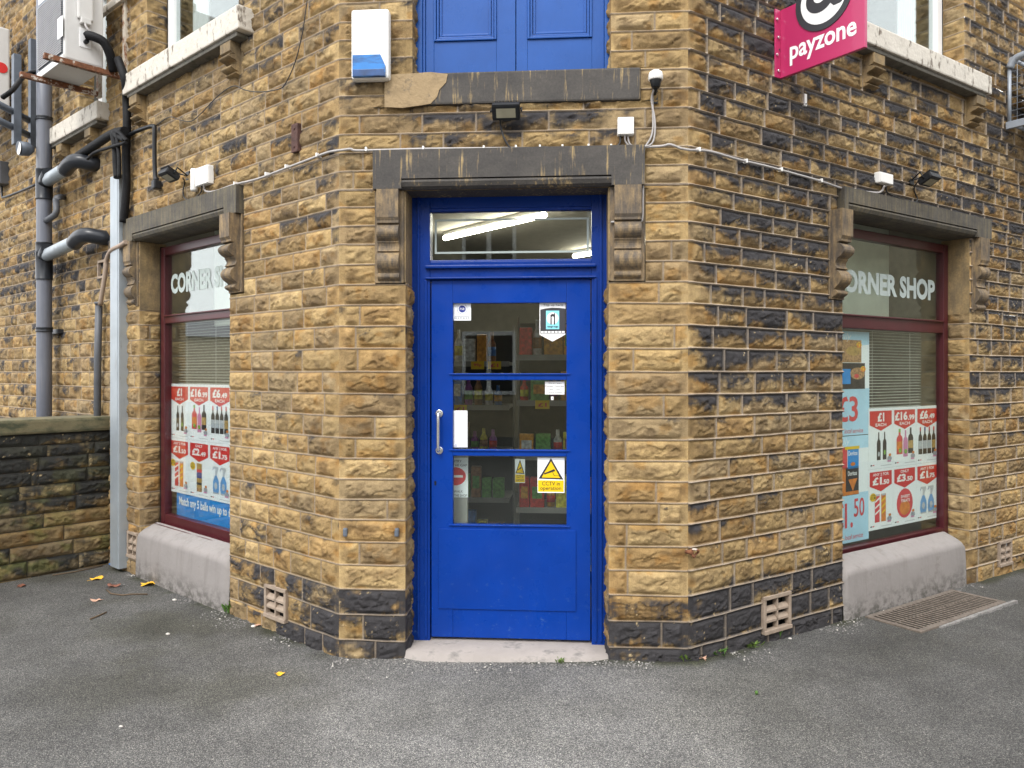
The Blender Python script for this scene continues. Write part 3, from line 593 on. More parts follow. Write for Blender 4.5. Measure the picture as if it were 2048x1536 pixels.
# ------------------------------------------------------------------ posters
PM = ['paper', 'red_print', 'white_print', 'ink', 'wine_print', 'red_ink', 'pink_print', 'label_print', 'orange_print', 'gold_print', 'yellow_print', 'spray_print', 'grey_print', 'lime_print', 'sky_print', 'blue_print', 'crumb_print', 'navy_print', 'cyan_print']
PI = {n: i for i, n in enumerate(PM)}
class Sheet:                                            # a printed sheet: x to the right, y up, both 0..1
    def __init__(s, fr, u0, u1, z0, z1, v, base='paper', th=.0012, skew=0):
        s.m = MB(fr); s.u0, s.u1, s.z0, s.z1, s.v, s.k, s.skew = u0, u1, z0, z1, v, 0, skew
        s.m.box(min(u0, u1), max(u0, u1), v - th, v, z0, z1, PI[base])
    def c(s, x, y): return (s.u0 + x * (s.u1 - s.u0), s.z0 + y * (s.z1 - s.z0))
    def lay(s, mat, pts, k=1): s.m.flat([s.c(*p) for p in pts], s.v + .0006 * k, PI[mat]); return s
    def rect(s, mat, x0, x1, y0, y1, k=1): return s.lay(mat, [(x0, y0), (x1, y0), (x1, y1), (x0, y1)], k)
    def text(s, st, x0, x1, y0, y1, mat='white_print', k=2, bold=.02, shear=0):
        a, b = s.c(x0, y0), s.c(x1, y1); s.m.text(st, a[0], b[0], a[1], b[1], s.v + .0006 * k, PI[mat], bold, shear); return s
    def oval(s, mat, x, y, rx, ry, k=1, n=22): return s.lay(mat, [(x + rx * math.cos(i * 2 * math.pi / n), y + ry * math.sin(i * 2 * math.pi / n)) for i in range(n)], k)
    def bottle(s, mat, x, y0, y1, w, lab=None, cap=None, k=2):
        h = y1 - y0; pr = [(.5, 0), (.5, .6), (.42, .68), (.17, .76), (.15, 1)]
        s.lay(mat, [(x - w * a, y0 + h * b) for a, b in pr][::-1] + [(x + w * a, y0 + h * b) for a, b in pr], k)
        if lab: s.rect(lab, x - w * .46, x + w * .46, y0 + h * .2, y0 + h * .5, k + 1)
        if cap: s.rect(cap, x - w * .17, x + w * .17, y0 + h * .86, y0 + h, k + 1)
        return s
    def flag(s, x0, x1, y1, y0, tip): return s.lay('red_print', [(x0, y1), (x1, y1), (x1, y0), ((x0 + x1) / 2, tip), (x0, y0)])
    def build(s, name, label, cat, group=None): return one(name, s.m, PM, label, cat, group)
def promo(sh, variant):
    for i in range(3):
        x0, x1 = i / 3 + .015, (i + 1) / 3 - .02; w = x1 - x0; xm = (x0 + x1) / 2
        for r in range(2):
            yo = .5 * (1 - r); sh.flag(x0, x1, yo + .475, yo + .36, yo + .31)
            top = [['£1', '£16.99', '£6.49'], ['£1.50', '£2.49' if variant == 0 else '£3.50', '£1.75']][r][i]
            cap = [['EACH'] * 3, ['ANY 2 FOR', 'ONLY', 'ANY 2 FOR']][r][i]
            bp, sp = (top.split('.') + [''])[:2]
            big = .3 if not sp else (.60 if len(bp) > 2 else .42)
            yb, yt = (yo + .385, yo + .46) if r == 0 else (yo + .365, yo + .43)
            bx = xm - w * (big + (.34 if sp else 0)) / 2
            sh.text(bp, bx, bx + w * big, yb, yt, bold=.045)
            if sp: sh.text('.' + sp, bx + w * (big + .02), bx + w * (big + .34), yb, yb + (yt - yb) * .62, bold=.04)
            if r == 0: sh.text(cap, xm - w * .24, xm + w * .24, yo + .347, yo + .373, bold=.02)
            else: sh.text(cap, xm - w * (.36 if len(cap) > 5 else .2), xm + w * (.36 if len(cap) > 5 else .2), yo + .44, yo + .464, bold=.02)
            # small print and the maker's mark in the corner
            sh.oval('ink', x0 + .02, yo + .03, .012, .006); sh.rect('red_ink', x0 + .036, x0 + .062, yo + .026, yo + .034); sh.rect('label_print', x0 + w * .5, x1, yo + .02, yo + .025)
            sh.oval('grey_print', x1 - w * .12, yo + .075, .032, .022, 5); sh.oval('orange_print', x1 - w * .1, yo + .105, .018, .012, 5); sh.rect('pink_print', x1 - w * .22, x1 - w * .05, yo + .048, yo + .06, 6)
            if (r, i) == (0, 0):
                sh.bottle('wine_print', xm - .03, yo + .07, yo + .3, .05, 'wine_print'); sh.bottle('wine_print', xm + .05, yo + .07, yo + .3, .05); sh.oval('label_print', xm - .03, yo + .12, .014, .02, 4); sh.oval('lime_print', xm + .05, yo + .13, .014, .02, 4)
            elif (r, i) == (0, 1):
                sh.bottle('red_ink', xm - .075, yo + .1, yo + .315, .085, 'orange_print', 'lime_print'); sh.bottle('pink_print', xm + .01, yo + .075, yo + .3, .065); sh.bottle('wine_print', xm + .085, yo + .1, yo + .32, .075, 'gold_print'); sh.oval('lime_print', xm - .07, yo + .13, .02, .02, 5); sh.oval('lime_print', xm + .01, yo + .12, .022, .02, 5)
            elif (r, i) == (0, 2):
                for k in range(4): sh.bottle('wine_print', xm - .105 + .068 * k, yo + .08, yo + .315, .058, 'label_print' if k < 3 else 'gold_print', 'red_ink' if k != 1 else 'navy_print')
            elif (r, i) == (1, 0):
                sh.oval('yellow_print', x0 + .04, yo + .27, .042, .034, 5); sh.text('SAVE', x0 + .015, x0 + .065, yo + .28, yo + .292, 'ink', 6); sh.text('£1.38', x0 + .008, x0 + .072, yo + .253, yo + .275, 'ink', 6, .03)
                for k, (a, b) in enumerate((('red_ink', 'white_print'), ('orange_print', 'yellow_print'))):
                    xx = xm - .05 + .085 * k; sh.rect(a, xx - .032, xx + .032, yo + .06, yo + .29, 2); sh.rect('label_print', xx - .026, xx + .026, yo + .275, yo + .29, 3)
                    for j in range(3): sh.lay(b, [(xx - .03, yo + .12 + .05 * j), (xx + .03, yo + .15 + .05 * j), (xx + .03, yo + .165 + .05 * j), (xx - .03, yo + .135 + .05 * j)], 3)
            elif (r, i) == (1, 1) and variant == 0:
                sh.oval('yellow_print', x0 + .05, yo + .27, .042, .036, 5); sh.text('SAVE', x0 + .022, x0 + .078, yo + .28, yo + .292, 'ink', 6); sh.text('£1', x0 + .03, x0 + .07, yo + .25, yo + .275, 'ink', 6, .03)
                sh.rect('gold_print', xm - .035, xm + .05, yo + .05, yo + .3, 2); sh.rect('crumb_print', xm - .035, xm + .05, yo + .05, yo + .08, 3); sh.rect('navy_print', xm - .035, xm + .05, yo + .17, yo + .22, 3); sh.rect('red_ink', xm - .035, xm + .05, yo + .22, yo + .245, 3); sh.rect('wine_print', xm - .035, xm + .05, yo + .11, yo + .13, 3)
            elif (r, i) == (1, 1):
                sh.oval('red_ink', xm, yo + .18, .115, .125, 2); sh.oval('orange_print', xm, yo + .14, .075, .06, 3); sh.text('SWEET', xm - .06, xm + .07, yo + .225, yo + .25, 'white_print', 4); sh.text('TREATS', xm - .06, xm + .07, yo + .19, yo + .215, 'white_print', 4)
            else:
                for k in (-1, 1):
                    xx = xm + .058 * k; sh.lay('spray_print', [(xx - .05, yo + .1), (xx - .04, yo + .07), (xx + .04, yo + .07), (xx + .05, yo + .1), (xx + .045, yo + .17), (xx + .015, yo + .22), (xx - .015, yo + .22), (xx - .045, yo + .17)], 2); sh.rect('label_print', xx - .045, xx + .045, yo + .06, yo + .075, 2)
                    sh.lay('label_print', [(xx - .012, yo + .22), (xx + .012, yo + .22), (xx + .04, yo + .28), (xx + .035, yo + .295), (xx - .045, yo + .295), (xx - .045, yo + .285), (xx - .01, yo + .27)], 2); sh.lay('navy_print', [(xx - .045, yo + .285), (xx - .05, yo + .255), (xx - .035, yo + .275)], 3); sh.oval('label_print', xx, yo + .13, .022, .03, 3)
    for k in (1 / 3, 2 / 3): sh.rect('label_print', k - .003, k - .0015, 0, 1)
    sh.rect('label_print', 0, 1, .4985, .5005)
sh = Sheet(FL, FL.A(341, 0, GV)[0], FL.A(459, 0, GV)[0] - .02, -.905, -.085, GV); promo(sh, 0)
sh.build('offer_poster', 'white offers poster above the blue lottery strip, with a 2.49 price flag', 'poster', 'price posters in the windows')
sh = Sheet(FL, FL.A(352, 0, GV)[0], FL.A(475, 0, GV)[0], -1.10, -.86, GV - .006, 'blue_print')
u9 = FL.A(357, 0, GV)[0]; w9 = abs(sh.u1 - sh.u0); x9 = abs(u9 - sh.u0) / w9
sh.text('Match any 5 balls win up to £100', x9, 1.0, .36, .70, bold=.028); sh.build('lottery_poster', 'bright blue strip poster about matching balls at the foot of a window', 'poster', 'price posters in the windows')
sh = Sheet(FRr, FRr.A(1737, 0, GV)[0], FRr.A(1876, 0, GV)[0], -1.085, -.245, GV); promo(sh, 1)
sh.build('offer_poster', 'white offers poster with a red sweet tub and a 3.50 price flag', 'poster', 'price posters in the windows')
sh = Sheet(FRr, FRr.A(1640, 0, GV)[0], FRr.A(1740, 0, GV)[0], -.42, .275, GV - .006, 'sky_print')
def X(px): return (FRr.A(px, 0, GV)[0] - sh.u0) / (sh.u1 - sh.u0)
def Y(px, py): return (FRr.A(px, py, GV)[1] - sh.z0) / (sh.z1 - sh.z0)
sh.lay('paper', [(0, .05), (1, .05), (1, .88), (0, .8)], 1)
sh.rect('sky_print', 0, 1, 0, .45, 2)
sh.text('local service', X(1690), X(1727), .02, .065, 'red_ink', 4, 0, .2); sh.text('£3', X(1675), X(1717), .13, .375, 'red_ink', 4, .02); sh.text('Daily', X(1670), X(1704), .9, .985, 'paper', 3, .0, .3)
sh.rect('crumb_print', X(1660), X(1724), Y(1710, 725), Y(1710, 680), 3); sh.oval('gold_print', X(1708), Y(1708, 702), .15, .045, 4); sh.rect('wine_print', X(1660), X(1731), Y(1710, 778), Y(1710, 726), 3); sh.oval('crumb_print', X(1716), Y(1716, 747), .15, .058, 5)
sh.oval('red_ink', X(1714), Y(1714, 752), .05, .02, 6); sh.rect('blue_print', X(1660), X(1702), Y(1700, 768), Y(1700, 738), 5)
for a, b in ((1719, 690), (1727, 738)): sh.oval('yellow_print', X(a), Y(a, b), .055, .028, 6); sh.text('£2', X(a - 4), X(a + 4), Y(a, b + 5), Y(a, b - 4), 'red_ink', 7, .02)
sh.build('meal_poster', 'pale blue poster with pizza pictures and a red 3 pound price', 'poster', 'price posters in the windows')
sh = Sheet(FRr, FRr.A(1640, 0, GV)[0], FRr.A(1738, 0, GV)[0], -1.135, -.425, GV - .003, 'paper')
sh.rect('sky_print', 0, 1, .88, 1, 1); sh.rect('sky_print', 0, 1, 0, .46, 1); sh.text('Daily', X(1670), X(1700), .9, .985, 'paper', 3, .0, .3)
for a, b, c, d, mm in ((1696, 1718, 937, 893, 'blue_print'), (1692, 1718, 990, 934, 'wine_print'), (1660, 1695, 937, 893, 'red_ink'), (1660, 1692, 990, 934, 'orange_print')): sh.rect(mm, X(a), X(b), Y(1705, c), Y(1705, d), 2)
sh.text('Doritos', X(1697), X(1715), Y(1705, 911), Y(1705, 902), 'white_print', 4, .02); sh.text('Doritos', X(1696), X(1714), Y(1705, 951), Y(1705, 942), 'white_print', 4, .02)
sh.lay('orange_print', [(X(1697), Y(1700, 959)), (X(1715), Y(1700, 958)), (X(1706), Y(1706, 982))], 4); sh.oval('orange_print', X(1706), Y(1706, 928), .05, .018, 4)
sh.rect('yellow_print', X(1690), X(1719), Y(1700, 899), Y(1700, 893), 5); sh.rect('orange_print', X(1690), X(1718), Y(1700, 990), Y(1700, 983), 3)
sh.text('1.', X(1690), X(1706), Y(1700, 1056), Y(1700, 1006), 'red_ink', 4, .02); sh.text('50', X(1708), X(1729), Y(1716, 1033), Y(1716, 996), 'red_ink', 4, .01); sh.text('£', X(1668), X(1688), Y(1690, 1056), Y(1690, 1006), 'red_ink', 4, .02)
sh.text('local service', X(1690), X(1726), .03, .075, 'red_ink', 4, 0, .2); sh.build('snack_poster', 'pale blue poster with crisp packets and a red 1.50 price', 'poster', 'price posters in the windows')
# blinds
def blind(fr, u0, u1, z0, z1, label):
    b = thing('venetian_blind', fr.P((u0 + u1) / 2, wv - .12, z0), label, 'blind', 'blinds in the shop windows')
    m = MB(fr); z = z1
    while z > z0:
        m.box(u0, u1, wv - .13, wv - .107, z - .001, z + .001, 0, 0, Matrix.Translation((0, wv - .118, z)) @ Matrix.Rotation(R(-5), 4, 'X') @ Matrix.Translation((0, -(wv - .118), -z))); z -= .021
    m.build('slats', 'blind', b)
    for k in (.12, .5, .88): m = MB(fr); m.tube([(u0 + (u1 - u0) * k, wv - .105, z1 + .02), (u0 + (u1 - u0) * k, wv - .105, z0)], .0016, 0, 5); m.build('cord', 'blind', b)
    m = MB(fr); m.box(u0, u1, wv - .135, wv - .1, z1 + .012, z1 + .04, 0, .003); m.build('head_rail', 'blind', b)
blind(FL, LW[0] + .08, LW[1] - .1, -.16, .36, 'pale slatted blind above the white offers poster and lottery strip')
blind(FRr, RW[0] + .1, FRr.A(1838, 0, wv - .12)[0], -.3, .28, 'pale slatted blind above the poster with the red sweet tub')
# ------------------------------------------------------------------ inside the shop
def P3(x, y, z): return (x, y, z)
ring = [FL.P(6.5, -.1, 0), FL.P(0, -.2, 0), FF.P(0.02, -.22, 0), FF.P(FW - .02, -.22, 0), FRr.P(.02, -.2, 0), FRr.P(4.5, -.1, 0), (6, 11, 0), (-7, 11, 0)]
m = MB(); m.prism([(p[0], p[1]) for p in ring], 2, -1.60, -1.50); m.build('shop_floor', 'shop_floor', bld)
m = MB(); m.prism([(p[0], p[1]) for p in ring], 2, 1.30, 1.36); m.build('shop_ceiling', 'ceiling', bld)
m = MB(); m.prism([(p[0], p[1]) for p in ring], 2, 4.35, 4.45); m.build('roof', 'slate', bld)  # unseen flat slab added to block light from above
m = MB(); m.box(-7, 6, 9.6, 9.7, -1.6, 4.4); m.build('back_wall', 'interior', bld)
for fr in (FL, FRr):                                      # partition a step behind each window
    m = MB(fr); a, b = (1.1, 2.3) if fr is FL else (1.3, 2.72)
    m.box(a, b, wv - .36, wv - .34, .36, 1.3); m.build('window_board', 'cream_board', bld)
    m = MB(fr); m.box(2.62 if fr is FL else 3.0, 2.66 if fr is FL else 3.05, -1.6, -.2, -1.5, 1.3); m.build('partition', 'interior', bld)
lt = []
for k, (p0, p1, lab) in enumerate((((-.62, 7.1, 1.24), (.26, 6.05, 1.24), 'lit fluorescent tube seen slanting through the fanlight over the door'), ((.66, 8.2, 1.24), (1.25, 7.5, 1.24), 'lit fluorescent tube further back in the shop ceiling'))):
    t_ = thing('ceiling_tube', ((p0[0] + p1[0]) / 2, (p0[1] + p1[1]) / 2, 1.24), lab, 'light', 'lit tubes on the shop ceiling')
    m = MB(); m.tube([p0, p1], .022, 0, 12); m.build('lamp', 'tube_light', t_)
    m = MB(); m.tube([(p0[0], p0[1], 1.28), (p1[0], p1[1], 1.28)], .028, 0, 6); m.build('batten', 'white_plastic', t_)
PK = ['pk_red', 'pk_orange', 'pk_yellow', 'pk_green', 'pk_blue', 'pk_white', 'pk_purple', 'pk_brown']
def shelf_unit(fr, u0, u1, v0, v1, zs, label, rowname, seed):
    t_ = thing('shelf_unit', fr.P((u0 + u1) / 2, v0, -1.5), label, 'shelves', 'shelves inside the shop'); rg = random.Random(seed)
    m = MB(fr); m.box(u0, u1, v0 - .03, v0, -1.5, zs[-1] + .25, 0); m.build('back_panel', 'shelf_back', t_)
    for z in zs:
        m = MB(fr); m.box(u0, u1, v0, v1, z - .025, z, 0, .003); m.box(u0, u1, v1, v1 + .004, z - .035, z + .005, 0); m.build('shelf', 'shelf_metal', t_)
    for u in (u0 - .012, u1): m = MB(fr); m.box(u, u + .012, v0, v0 + .04, -1.5, zs[-1] + .3, 0, .002); m.build('post', 'shelf_metal', t_)
    for zi, z in enumerate(zs):
        u = u0 + .02
        while u < u1 - .1:
            c = rg.choice(PK); w_ = rg.uniform(.06, .14); h_ = rg.uniform(.14, .26); m = MB(fr); d_ = rg.uniform(.05, .1); v = v1 - .02 - d_
            kind = rg.random()
            if kind < .6:
                m.box(u, u + w_, v, v + d_, z, z + h_, 0, .006); nm, cn = 'packet', 'box'
                if rg.random() < .6: m.box(u + w_ * .15, u + w_ * .85, v + d_, v + d_ + .001, z + h_ * .3, z + h_ * .7, 1)
            else:
                w_ = .065; r_ = .03; cx = u + .032; m.tube([(cx, v + .03, z), (cx, v + .03, z + h_ * .6), (cx, v + .03, z + h_ * .75), (cx, v + .03, z + h_)], [r_, r_, r_ * .45, r_ * .4], 0, 12); m.tube([(cx, v + .03, z + h_ * .2), (cx, v + .03, z + h_ * .5)], r_ + .0012, 1, 12); nm, cn = 'bottle', 'bottle'
            one(nm, m, [c, rg.choice(PK)], '%s %s on the %s shelf of the %s' % (c[3:], 'box' if nm == 'packet' else 'bottle', ('bottom', 'second lowest', 'middle', 'second highest', 'top')[zi], rowname), cn, 'goods on the shop shelves', fr.P(u, v, z))
            u += w_ + rg.uniform(.004, .018)
    for k in range(4):
        z = zs[-1 - k // 2]; u = u0 + (u1 - u0) * rg.uniform(.1, .9); m = MB(fr); m.box(u, u + .1, v1 + .006, v1 + .008, z - .055, z + .005, 0); m.text('£1' if k % 2 else '99p', u + .02, u + .08, z - .04, z - .012, v1 + .0085, 1, .02); one('shelf_ticket', m, ['yellow_print', 'red_ink'], '%s price ticket on the front edge of the %s' % ('yellow', rowname), 'ticket', 'price tickets on the shelves')
shelf_unit(FF, -.05, .78, -2.15, -1.75, [-1.3, -.95, -.6, -.25, .08], 'dark shelf unit straight behind the door glass', 'unit behind the door glass', 4)
shelf_unit(FF, .86, 1.62, -1.75, -1.35, [-1.35, -.95, -.58, -.2, .12], 'nearer dark shelf unit behind the hinge side of the door', 'unit nearer the door hinges', 9)
# ------------------------------------------------------------------ stickers and notices on the door glass
sv = lv - .0225
def sticker(px0, py0, px1, py1, base, v=sv): a = q(px0, py0, v); b = q(px1, py1, v); return Sheet(FF, a[0], b[0], b[1], a[1], v, base, .0006)
sh = sticker(907, 606, 942, 641, 'paper'); sh.oval('navy_print', .5, .66, .2, .2, 2); sh.text('FSB', .37, .63, .6, .72, 'white_print', 4, .0)
for k in range(22):
    a = R(-235 + k * 290 / 21); sh.lay('navy_print', [(.5 + r * math.cos(a + d), .66 + r * math.sin(a + d)) for r, d in ((.25, -.03), (.31, -.03), (.31, .03), (.25, .03))], 2)
sh.rect('ink', .08, .92, .235, .25, 2); sh.text('M E M B E R', .07, .93, .1, .18, 'ink', 2, .0); sh.build('member_sticker', 'small white sticker with round navy emblem and member wording', 'sticker', 'stickers on the door glass')
m = MB(FF); a = q(1079, 606, sv); b = q(1131, 683, sv); W_ = b[0] - a[0]; H_ = a[1] - b[1]
def PT(x, y): return (a[0] + x * W_, b[1] + y * H_)
m.prism([PT(0, .18), PT(.5, 0), PT(1, .18), PT(1, 1), PT(0, 1)], 1, sv - .0006, sv, 0)
m.flat([PT(.03, .21), PT(1, .21), PT(1, .85), PT(.75, .87), PT(.5, .875), PT(.25, .86), PT(.03, .83)], sv + .0006, 1)
m.flat([PT(.25, .32), PT(.76, .32), PT(.76, .8), PT(.25, .8)], sv + .0012, 2); c_ = PT(.505, .6); m.disc(c_[0], c_[1], .155 * H_, sv + .0018, 0, 24, .23 * W_)
for pts in ([(.42, .44), (.47, .44), (.47, .62), (.42, .60)], [(.55, .44), (.60, .44), (.60, .74), (.57, .74), (.55, .62)], [(.42, .60), (.51, .66), (.60, .60), (.60, .69), (.51, .72), (.42, .69)]): m.flat([PT(*p) for p in pts], sv + .0024, 1)
p0, p1 = PT(.3, .35), PT(.72, .41); m.text('top-up', p0[0], p1[0], p0[1], p1[1], sv + .0024, 1, .03); p0, p1 = PT(.14, .905), PT(.9, .975); m.text('Top up here', p0[0], p1[0], p0[1], p1[1], sv + .0012, 1, .0)
for k in range(7): p0, p1 = PT(.05 + .135 * k, .225), PT(.05 + .135 * k + .11, .27); m.flat([(p0[0], p0[1]), (p1[0], p0[1]), (p1[0], p1[1]), (p0[0], p1[1])], sv + .0012, 0)
one('top_up_sticker', m, ['white_print', 'charcoal', 'cyan_print'], 'white arrow-ended sticker saying top up here in the upper door pane', 'sticker', 'stickers on the door glass')
sh = sticker(1090, 763, 1129, 789, 'white_print')
for k, (t_, x0, x1) in enumerate((('We are open:', .18, .85), ('Monday - Saturday', .03, .97), ('9am - 7pm', .22, .78), ('Closed Sundays', .12, .88))): sh.text(t_, x0, x1, .8 - .24 * k, .93 - .24 * k, 'ink', 1, .0)
sh.build('opening_hours_notice', 'white notice of opening hours in the middle door pane', 'notice')
sh = sticker(1102, 793, 1107, 800, 'white_print'); sh.text('1', .35, .65, .2, .8, 'grey_print', 1, 0); sh.build('small_tag', 'tiny white tag stuck below the opening hours notice', 'tag')
a = q(907, 821, sv); b = q(935, 895, sv); m = MB(FF); m.box(a[0], b[0], sv - .004, sv, b[1], a[1], 0, .003); cc = q(912, 891, sv); m.disc(cc[0], cc[1], .006, sv + .0005, 1, 16); m.disc(cc[0], cc[1], .004, sv + .001, 0, 16); one('blank_plate', m, ['white_print', 'navy_print'], 'tall blank white plate in the middle door pane beside the handle', 'plate')
def cctv(sh, gold='yellow_print'):
    sh.lay('ink', [(.04, .40), (.96, .38), (.5, .985)], 1); sh.lay(gold, [(.155, .435), (.845, .425), (.5, .895)], 2); sh.lay('ink', [(.27, .56), (.30, .53), (.66, .62), (.62, .68)], 3); sh.rect('ink', .25, .3, .52, .57, 3); sh.lay('ink', [(.55, .59), (.57, .59), (.63, .49), (.61, .49)], 3); sh.rect('ink', .61, .8, .485, .495, 3); sh.rect('ink', .79, .82, .46, .52, 3)
    sh.rect(gold, .02, .97, .03, .355, 1); sh.text('CCTV in', .17, .83, .21, .32, 'ink', 2, .005); sh.text('operation', .1, .88, .05, .18, 'ink', 2, .005)
sh = sticker(1075, 915, 1129, 986, 'paper'); cctv(sh); sh.build('camera_warning_sign', 'bright yellow and white camera warning sign in the lowest door pane', 'sign', 'camera warning signs')
sh = sticker(1030, 918, 1050, 966, 'paper', lv - .5); cctv(sh); sh.build('camera_warning_sign', 'smaller dim camera warning sign seen deeper inside the door glass', 'sign', 'camera warning signs')
sh = sticker(885, 915, 936, 995, 'paper', lv - .12); sh.oval('red_ink', .5, .53, .42, .23, 1); sh.rect('white_print', .2, .8, .5, .56, 2); sh.text('NO ENTRY', .05, .75, .88, .94, 'ink', 1, 0); sh.text('MIND THE GAP', .02, .96, .78, .84, 'ink', 1, 0); sh.text('PLEASE WALK', .02, .8, .12, .18, 'ink', 1, 0); sh.text('ROUND THE SHOP', .02, .96, .02, .08, 'ink', 1, 0); sh.build('no_entry_notice', 'grey notice with red no entry disc low behind the door glass', 'notice')
a = q(885, 995, lv - .12); b = q(935, 1056, lv - .12); m = MB(FF); m.box(a[0], b[0], lv - .16, lv - .125, -1.5, a[1] + .4, 0, .004); one('barrier_panel', m, 'shelf_metal', 'grey upright barrier panel that carries the no entry notice', 'panel')
# ------------------------------------------------------------------ the pavement
def axis(lo, hi, a, b, st):
    return np.unique(np.concatenate([np.linspace(lo, a, 8), np.arange(a, b, st), np.linspace(b, hi, 8)]))
gx, gy = axis(-70, 70, -6, 6.5, .05), axis(-70, 70, .8, 8.5, .05)
GX, GY = np.meshgrid(gx, gy)
def gz(x, y):
    x = np.asarray(x, float); y = np.asarray(y, float)
    return GZ + .032 * np.exp(-((x - .7) ** 2 + (y - 3.7) ** 2) / .8) - .02 * sm(2.0, 4.0, x) + .010 * (fbm(x * 1.3, y * 1.3, 5, 3) - .5) + .004 * (fbm(x * 7, y * 7, 6, 3) - .5)
Zg = gz(GX, GY)
def wall_dist(x, y):
    d = np.full(np.shape(x), 9.0)
    for fr, L_ in ((FF, FW), (FL, 3.0), (FRr, 4.5)):
        u = np.clip((x - fr.c[0]) * fr.d[0] + (y - fr.c[1]) * fr.d[1], 0, L_); d = np.minimum(d, np.hypot(x - fr.c[0] - u * fr.d[0], y - fr.c[1] - u * fr.d[1]))
    return d
wd = wall_dist(GX, GY)
C = np.ones(GX.shape + (3,)) * np.array((.29, .284, .274))
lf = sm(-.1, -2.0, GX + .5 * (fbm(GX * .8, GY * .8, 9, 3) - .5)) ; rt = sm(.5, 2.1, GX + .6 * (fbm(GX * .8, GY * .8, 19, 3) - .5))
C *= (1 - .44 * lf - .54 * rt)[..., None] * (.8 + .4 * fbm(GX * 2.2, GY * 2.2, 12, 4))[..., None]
ms = (sm(.46, .68, fbm(GX * 1.9, GY * 1.9, 31, 4)) * sm(1.7, .5, wd) * (.35 + .65 * lf))[..., None] * .5
C = C * (1 - ms) + np.array((.062, .060, .030)) * ms
ft = (sm(.11, .03, wd + .08 * (fbm(GX * 9, GY * 9, 13, 3) - .5)) * sm(.42, .62, fbm(GX * 4, GY * 4, 51, 3)))[..., None] * .85
gt = (sm(.32, .05, wd + .12 * (fbm(GX * 5, GY * 5, 3, 3) - .5)) * .5)[..., None]; C = C * (1 - gt) + np.array((.17, .168, .165)) * gt; C = C * (1 - ft) + np.array((.05, .055, .022)) * ft
nr, nc = GX.shape; ii = (np.arange(nr - 1)[:, None] * nc + np.arange(nc - 1)[None, :]).ravel()
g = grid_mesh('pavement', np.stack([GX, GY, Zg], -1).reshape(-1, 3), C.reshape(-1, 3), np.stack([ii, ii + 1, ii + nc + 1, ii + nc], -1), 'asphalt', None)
tag(g, None, None, None, 'structure')
def G(px, py):                                       # the point of the pavement under a pixel
    t = F_PX * 1.52 / (py - HY)
    for _ in range(3):
        x = (px - CX) / F_PX * t; t = F_PX * -float(gz(x, t)) / (py - HY)
    x = (px - CX) / F_PX * t; return (x, t, float(gz(x, t)))
# loose grit along the foot of the walls
rg = random.Random(3); m = MB(); ico = bmesh.new(); bmesh.ops.create_icosphere(ico, subdivisions=1, radius=1); iv = [v.co.copy() for v in ico.verts]; ico.verts.index_update(); jf = [[v.index for v in f.verts] for f in ico.faces]
for k in range(2400):
    fr, L_ = rg.choice(((FF, FW), (FL, 2.9), (FRr, 2.9))); u = rg.uniform(-.1, L_); v = .02 + abs(rg.gauss(0, .09)); p = fr.P(u, v, 0)
    
    if float(fbm(np.array(p[0] * 3), np.array(p[1] * 3), 61, 2)) < .5: continue
    r_ = rg.uniform(.002, .005); z_ = float(gz(p[0], p[1])); rx = Matrix.Rotation(rg.uniform(0, 6), 3, (rg.random(), rg.random(), rg.random() + .1))
    m.add([(p[0] + (rx @ q_).x * r_ * 1.3, p[1] + (rx @ q_).y * r_, z_ + .4 * r_ + (rx @ q_).z * r_ * .8) for q_ in iv], jf, 0 if rg.random() < .93 else 1)
tag(m.build('grit', ['mortar_grit', 'pebble'], normals=False), 'loose grey grit lying along the foot of the stone walls', 'grit', None, 'stuff')
# ------------------------------------------------------------------ low boundary wall
u0L = 3.05; c_ = FL.c + FL.d * u0L; FB = Fr(c_, FL.n, -FL.d); bw = thing('boundary_wall', FB.P(.6, 0, GZ), 'low blackened stone boundary wall with a mossy coping', 'wall')
ZW = [-1.75, -1.52, -1.40, -1.285, -1.17, -1.06, -.95, -.845, -.74, -.635, -.545, -.46]
masonry('stonework', FB, .0, 2.2, ZW, -1.7, -.462, [], bw, lambda S, Z: .3 + .55 * sm(-1.2, -.8, Z) - .1 * sm(.35, .1, S) * sm(-.9, -1.1, Z), 41, .008, lo=.28, hi=.52, bulge=(.006, .016), mw=.005, ridge=-.006, moss=.8, tans=TANS * np.array([.62, .66, .72]), mortar=(.05, .045, .035), sootc=(.026, .026, .024), topsoot=.25, open_ends=False)
m = MB(FB); m.box(-.02, 2.3, -.34, .035, -.458, -.348, 0, .02); plain('coping', (.145, .125, .068), .9, var=.35, scale=5, bmp=.5, dirt=(.05, .055, .03), dscale=(6, 6, 14), dlo=.45, dhi=.65); m.build('coping', 'coping', bw)
m = MB(FB); m.box(0, 2.2, -.3, -.02, -1.7, -.459); m.build('core', 'lintel_green', bw)
# ------------------------------------------------------------------ things on the walls
def pxs(fr, pts, off, k=6): return curve([(*((lambda a: (a[0], o, a[1]))(fr.A(px, py, o)),)[0],) for px, py, *r in pts for o in [r[0] if r else off]], k)
def world(fr, pts): return [fr.P(*p) for p in pts]
